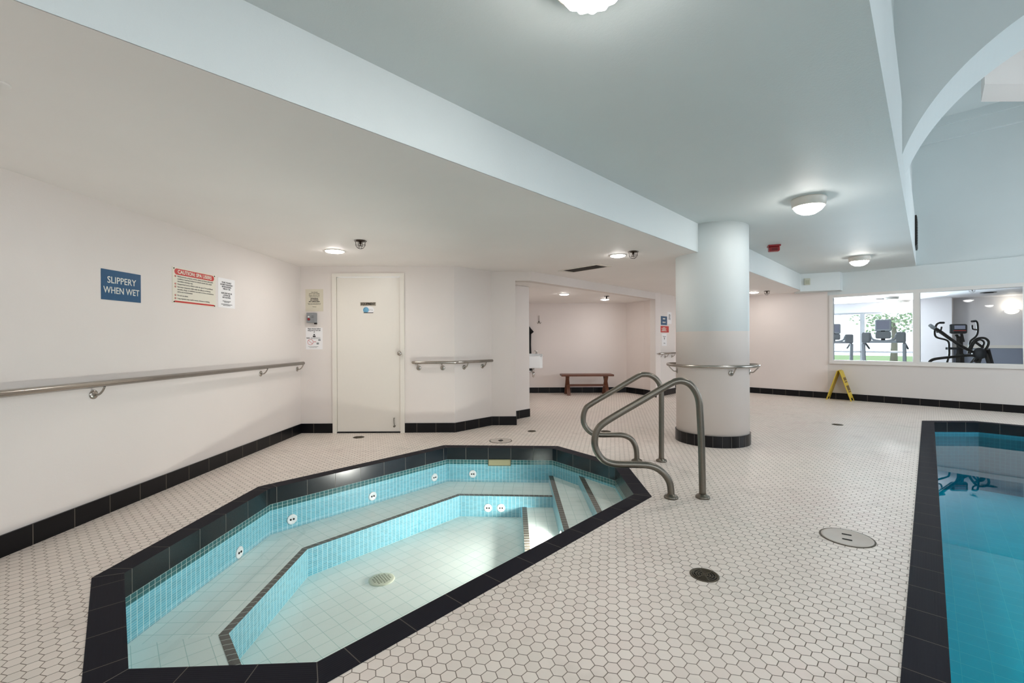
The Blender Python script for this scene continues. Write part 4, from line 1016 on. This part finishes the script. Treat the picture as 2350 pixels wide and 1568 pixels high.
struct(wall('wall_gym_under_window', [Gp(-.05, .142)[:2], Gp(S1, .142)[:2]], 0, .70, 'gymwall', .02, 1)); struct(wall('wall_gym_beside_window', [Gp(WE, .142)[:2], Gp(S1, .142)[:2]], .70, WZ1, 'gymwall', .02, 1))
p2 = ws(2188)
struct(wall('wall_gym_pier', [Gp(sr, GD - .5)[:2], Gp(p2, GD - .5)[:2], Gp(p2, GD)[:2]], 0, GZ, 'gymwall', .02, 1))
tr = MB(); tr.prism([Gp(p2, GD)[:2], Gp(S1, GD)[:2], Gp(S1, GD - .025)[:2], Gp(p2, GD - .025)[:2]], .90, .985); struct(tr.build('trim_6', 'white'))
gw = thing('window_2', None, None); gw['kind'] = 'structure'
mb = MB()
def gb(mb, a, b, z0, z1, d0=-.02, d1=.08): mb.prism([Gp(a, GD + d0)[:2], Gp(b, GD + d0)[:2], Gp(b, GD + d1)[:2], Gp(a, GD + d1)[:2]], z0, z1)
gb(mb, S0, sr, 2.04, 2.10); gb(mb, S0, sr, .10, .14); gb(mb, sm0, sm1, .14, 2.04); gb(mb, S0, sr, .72, .78); gb(mb, sr - .06, sr, .14, 2.04)
mb.build('window_frame', 'grey', gw)
mb = MB(); gb(mb, S0, sr - .06, .14, 2.04, .03, .034); mb.build('pane', 'glass', gw)
# sconce on the far wall
p = atpl(2322, 712, Gp(0, GD), GN)
t = thing('wall_sconce', 'glowing half bowl wall light on the gym wall', 'wall light', mat=wallmat(p, WD))
mb = MB(); rr3 = []
for k in range(9):
    a = PI * k / 16; rr3.append([(math.cos(b) * .15 * math.cos(a), -math.sin(a) * .11, math.sin(b) * .10 * math.cos(a) + .001) for b in [PI * j / 14 for j in range(15)]])
for i in range(8):
    for j in range(14): mb.face([rr3[i][j], rr3[i][j + 1], rr3[i + 1][j + 1], rr3[i + 1][j]], smooth=True)
mb.build('glass_bowl', 'sconce', t)
mb = MB(); mb.tube([(math.cos(b) * .152, .0, math.sin(b) * .102) for b in [PI * j / 14 for j in range(15)]], .008, 6); mb.build('rim', 'white', t)
l = bpy.data.lights.new('sconce_light', 'POINT'); l.energy = 4.5; l.color = (1, .88, .72); l.shadow_soft_size = .08
o = bpy.data.objects.new('sconce_light', l); COL.objects.link(o); o.parent = t; o.location = (0, .12, .16)
# gym lamps added for reflections in the window glass and extra brightness; vents
for px, py, lb in ((2047, 684, 'mirrored ceiling light, highest of four in the left window pane'), (2041, 690.5, 'mirrored ceiling light, second from the top in the left window pane'), (2073, 702, 'mirrored ceiling light nearest the window mullion'), (2059, 708, 'mirrored ceiling light, lowest of four in the left window pane')):
    pass
def glight(sx_, dp_, lb): p = Gp(sx_, dp_, GZ); dome(p.x, p.y, GZ, lb, 'added gym lamps for mirrored lights', .2)
def gpix(px, py, z): p = atz(px, py, z); return p
for px, py, lb in ((2046, 682, 'nearer added gym lamp for a ceiling light mirrored left of the mullion'), (2072, 690, 'added gym lamp for a mirrored ceiling light close to the window mullion')):
    p = gpix(px, py, GZ); dome(p.x, p.y, GZ, lb, 'added gym lamps for mirrored lights', .17, 'gymdome')
def gvent(px, py, lb):
    p = gpix(px, py, GZ); t = thing('ceiling_grille', lb, 'vent', (p.x, p.y, GZ), math.atan2(WD.y, WD.x))
    mb = MB(); mb.lathe((0, 0, 0), [(0, 0), (.16, 0), (.16, -.01), (0, -.02)], 24); mb.build('face_plate', 'dark', t)
    mb = MB(); mb.lathe((0, 0, 0), [(.10, -.014), (.10, -.024), (.06, -.026), (0, -.026)], 24); mb.build('inner_cone', 'black', t)
gvent(2020, 686, 'dark round vent on the gym ceiling in the left pane'); gvent(2268, 671, 'dark round vent on the gym ceiling in the right pane')
p = gpix(2231, 664, GZ)
caged(2231, 664, GZ, 'wire caged sprinkler on the gym ceiling', .07)

area('gym_daylight', Gp((S0 + sr) / 2, GD + .3, 1.15), WN, sr - S0, 1.9, 1500, (.86, .93, 1.0))
def treadmill(label, loc, rz):
    """runner faces -y (back to the pool room); origin under the console"""
    t = thing('treadmill', label, 'treadmill', loc, rz, group='treadmills in the gym')
    mb = MB(); mb.box((0, .85, .10), (.36, .85, .07)); mb.build('deck', 'grey', t, bevel=.02)
    mb = MB(); mb.box((0, .88, .172), (.25, .78, .004)); mb.build('running_belt', 'black', t)
    mb = MB(); mb.box((0, .10, .17), (.38, .20, .10)); mb.build('motor_cover', 'grey', t, bevel=.04)
    for s_ in (-1, 1):
        mb = MB(); mb.bar((s_ * .40, .12, .05), (s_ * .41, .02, 1.10), .07, .10, up=(0, 1, 0)); mb.build('upright', 'greyl', t, bevel=.02)
        mb = MB(); mb.box((s_ * .345, .0, 1.22), (.09, .09, .11)); mb.build('cup_holder', 'grey', t, bevel=.03)
        mb = MB(); mb.tube(smooth_path([(s_ * .40, .02, 1.10), (s_ * .40, .15, 1.10), (s_ * .40, .45, 1.02), (s_ * .40, .60, .98)], 4), .022, 10); mb.build('side_handrail', 'black', t)
    mb = MB(); mb.bar((-.42, 0, 1.13), (.42, 0, 1.13), .14, .05); mb.tube(smooth_path([(-.26, -.02, 1.28), (-.22, -.02, 1.19), (-.1, -.02, 1.15), (.1, -.02, 1.15), (.22, -.02, 1.19), (.26, -.02, 1.28)], 4), .022, 10); mb.build('crossbar', 'greyl', t, bevel=.0)
    mb = MB(); mb.box((0, -.01, 1.27), (.155, .05, .075)); mb.build('control_console', 'grey', t, bevel=.03)
    mb = MB(); mb.box((0, -.01, 1.47), (.165, .03, .125)); sc = mb.build('display_housing', 'greyl', t, bevel=.03)
    mb = MB(); mb.box((0, .021, 1.48), (.13, .002, .09)); mb.box((0, -.041, 1.48), (.13, .002, .09)); mb.build('display_screen', 'screen', sc)
    mb = MB(); mb.bar((0, -.01, 1.15), (0, -.01, 1.38), .08, .05); mb.build('neck', 'black', t)
    return t
WR = math.atan2(WD.y, WD.x)
p = aty(2027, 780, 9.55)
tm = treadmill('large grey treadmill with a tall screen behind the left window pane', (p.x, p.y, 0), WR)
tm.scale = (.82, .9, 1)
p = aty(1917, 780, 11.2)
tm2 = copy_tree(tm); tm2['label'] = 'farther treadmill cut off by the left edge of the gym window'; tm2.location = (p.x - .05, p.y, 0); tm2.rotation_euler = (0, 0, WR + .35); tm2.scale = (.9, .9, .98)
# elliptical trainer (picture points on a plane parallel to the window)
def gy(px, py, D): return aty(px, py, D)
def gtube(mb, pl, D, r, n=8, dz=None):
    mb.tube(smooth_path([gy(a, b, D if dz is None else D + dz[i]) - base for i, (a, b) in enumerate(pl)], 4), r, n)
D0 = 8.9; base = aty(2205, 830, D0); base.z = 0
el = thing('elliptical_trainer', 'black elliptical trainer with two curved moving arms behind the right pane', 'elliptical trainer', base)
def g3(px, py, dd=0.0): return gy(px, py, D0 + dd) - base
for nm, pl, dd in (('moving_arm', [(2166, 741), (2157, 741), (2149, 746), (2145, 762), (2149, 774), (2170, 780), (2177, 786), (2178, 800), (2178, 815), (2173, 833)], -.1), ('moving_arm', [(2230, 738), (2239, 737), (2243, 743), (2244, 760), (2240, 772), (2228, 782), (2225, 792), (2226, 810)], .25)):
    mb = MB(); mb.tube(smooth_path([g3(a, b, dd) for a, b in pl], 4), .017, 10); a_ = mb.build(nm, 'dark', el)
    q = MB(); q.tube([g3(*pl[0], dd), g3(*pl[1], dd)], .022, 10); q.build('hand_grip', 'black', a_)
mb = MB(); mb.tube(smooth_path([g3(2161, 750), (g3(2158, 760)), g3(2150, 763)], 3), .014, 8); mb.tube(smooth_path([g3(2231, 746), g3(2232, 755), g3(2242, 757)], 3), .014, 8); mb.build('fixed_handle', 'dark', el)
mb = MB(); c_ = g3(2199, 755); mb.box(c_, (.155, .04, .095)); cs_ = mb.build('control_console', 'black', el, bevel=.03)
mb = MB(); mb.box(c_ + V(-.01, -.042, .03), (.105, .003, .035)); mb.build('display_screen', 'screen', cs_)
mb = MB(); mb.box(c_ + V(-.01, -.042, -.035), (.12, .003, .006)); mb.build('red_strip', 'signred', cs_)
mb = MB(); mb.bar(g3(2202, 772), g3(2203, 812), .07, .06, up=(0, 1, 0)); mb.bar(g3(2194, 768), g3(2206, 785), .03, .03); mb.bar(g3(2206, 764), g3(2211, 785), .03, .03); mb.bar(V(*(g3(2203, 812))), V(0, 0, .1), .08, .09, up=(0, 1, 0)); mb.build('mast', 'dark', el)
mb = MB(); mb.bar(g3(2172, 800), g3(2214, 800), .04, .045); mb.build('pivot_bar', 'black', el)
mb = MB(); mb.lathe(V(.02, .0, .33), [(0, -.06), (.20, -.06), (.24, 0), (.20, .06), (0, .06)], 28, (0, 1, 0)); mb.build('flywheel_cover', 'orange', el)
mb = MB(); mb.box((0.05, 0, .05), (.45, .05, .05)); mb.box((-.35, 0, .03), (.05, .3, .03)); mb.box((.45, 0, .03), (.05, .3, .03)); mb.build('base_frame', 'dark', el, bevel=.01)
for s_ in (-1, 1):
    mb = MB(); mb.bar(V(-.05, s_ * .14, .30), V(.45, s_ * .14, .22), .05, .05); mb.box((.22, s_ * .14, .29), (.16, .06, .02)); mb.build('pedal_arm', 'black', el)
# stair climber style machine with long beams in front of it
D1 = 8.35; base1 = aty(2235, 830, D1); base1.z = 0
ro = thing('stepper_machine', 'black step machine with a looped handlebar and long sloping beams in the gym', 'exercise machine', base1)
def h3(px, py, dd=0.0): return gy(px, py, D1 + dd) - base1
mb = MB(); mb.tube(smooth_path([h3(2136, 748), h3(2158, 761), h3(2180, 777), h3(2205, 794), h3(2232, 808)], 4), .026, 10); mb.tube(smooth_path([h3(2136, 752, .1), h3(2158, 765, .1), h3(2182, 782, .1)], 4), .012, 8); lb_ = mb.build('upper_beam', 'dark', ro)
q = MB(); q.tube([h3(2134, 746.5), h3(2144, 753)], .03, 10); q.build('beam_cap', 'greyl', lb_)
mb = MB(); mb.tube(smooth_path([h3(2133, 831), h3(2144, 824.5), h3(2180, 820), h3(2225, 816), h3(2262, 819)], 4), .024, 10); mb.build('lower_beam', 'dark', ro)
mb = MB(); mb.tube(smooth_path([h3(2223, 812), h3(2226, 796), h3(2240, 779), h3(2258, 776), h3(2268, 784), h3(2264, 799), h3(2250, 812), h3(2236, 830)], 5), .02, 10)
mb.tube(smooth_path([h3(2226, 812, .2), h3(2234, 790, .2), h3(2248, 780, .2), h3(2258, 788, .2), h3(2244, 812, .2), h3(2226, 836, .2)], 5), .016, 10); mb.build('looped_handle', 'dark', ro)
mb = MB(); mb.bar(h3(2238, 785), h3(2256, 798), .03, .03); mb.build('cross_bar', 'dark', ro)
mb = MB(); mb.bar(h3(2266, 802), V(h3(2302, 836).x + .08, .1, 0), .05, .05); mb.bar(h3(2262, 812), V(h3(2285, 836).x + .05, -.05, 0), .04, .04); mb.bar(h3(2250, 815), V(-.16, 0, 0), .05, .05); mb.build('support_leg', 'dark', ro)
mb = MB(); mb.lathe(h3(2247, 812), [(0, -.05), (.09, -.05), (.11, 0), (.09, .05), (0, .05)], 24, (0, 1, 0)); mb.build('pivot_hub', 'black', ro)

# ================================================================== OUTSIDE THE GYM WINDOWS
g = MB(); g.prism([Gp(-14, GD + .15)[:2], Gp(14, GD + .15)[:2], Gp(14, GD + 22)[:2], Gp(-14, GD + 22)[:2]], -.1, -.02)
tag(g.build('lawn', plain('sunlit_grass', srgb(120, 140, 84), .9, var=.35, scale=6)), 'sunlit lawn outside the gym windows', 'grass', kind='stuff')
M['leaf'] = plain('leaves', srgb(150, 168, 128), .8, var=.4, scale=8)
def tree(loc, h, r, label, name='garden_tree'):
    t = thing(name, label, 'tree', loc, group=None)
    mb = MB(); mb.tube([(0, 0, 0), (.05, 0, h * .5), (0, .03, h * .8)], [.14, .1, .06], 8); mb.build('trunk', 'bark', t)
    mb = MB()
    for k in range(1500):
        u_, v_ = random.random() * 2 * PI, random.uniform(-1, 1); q = random.uniform(.5, 1) * r; s_ = math.sqrt(1 - v_ * v_)
        c = V(math.cos(u_) * s_ * q, math.sin(u_) * s_ * q, h + v_ * q * .8); a = V(random.uniform(-1, 1), random.uniform(-1, 1), random.uniform(-1, 1)).normalized() * .085; b = a.orthogonal().normalized() * .05
        mb.face([c - a, c - b, c + a, c + b])
    mb.build('foliage', 'leaf', t)
tree(Gp(-1.0, GD + 6), 2.6, 1.7, 'leafy garden tree outside seen through the left window pane'); tree(Gp(2.2, GD + 9), 2.8, 2.0, 'taller garden tree outside beside the gym window mullion')
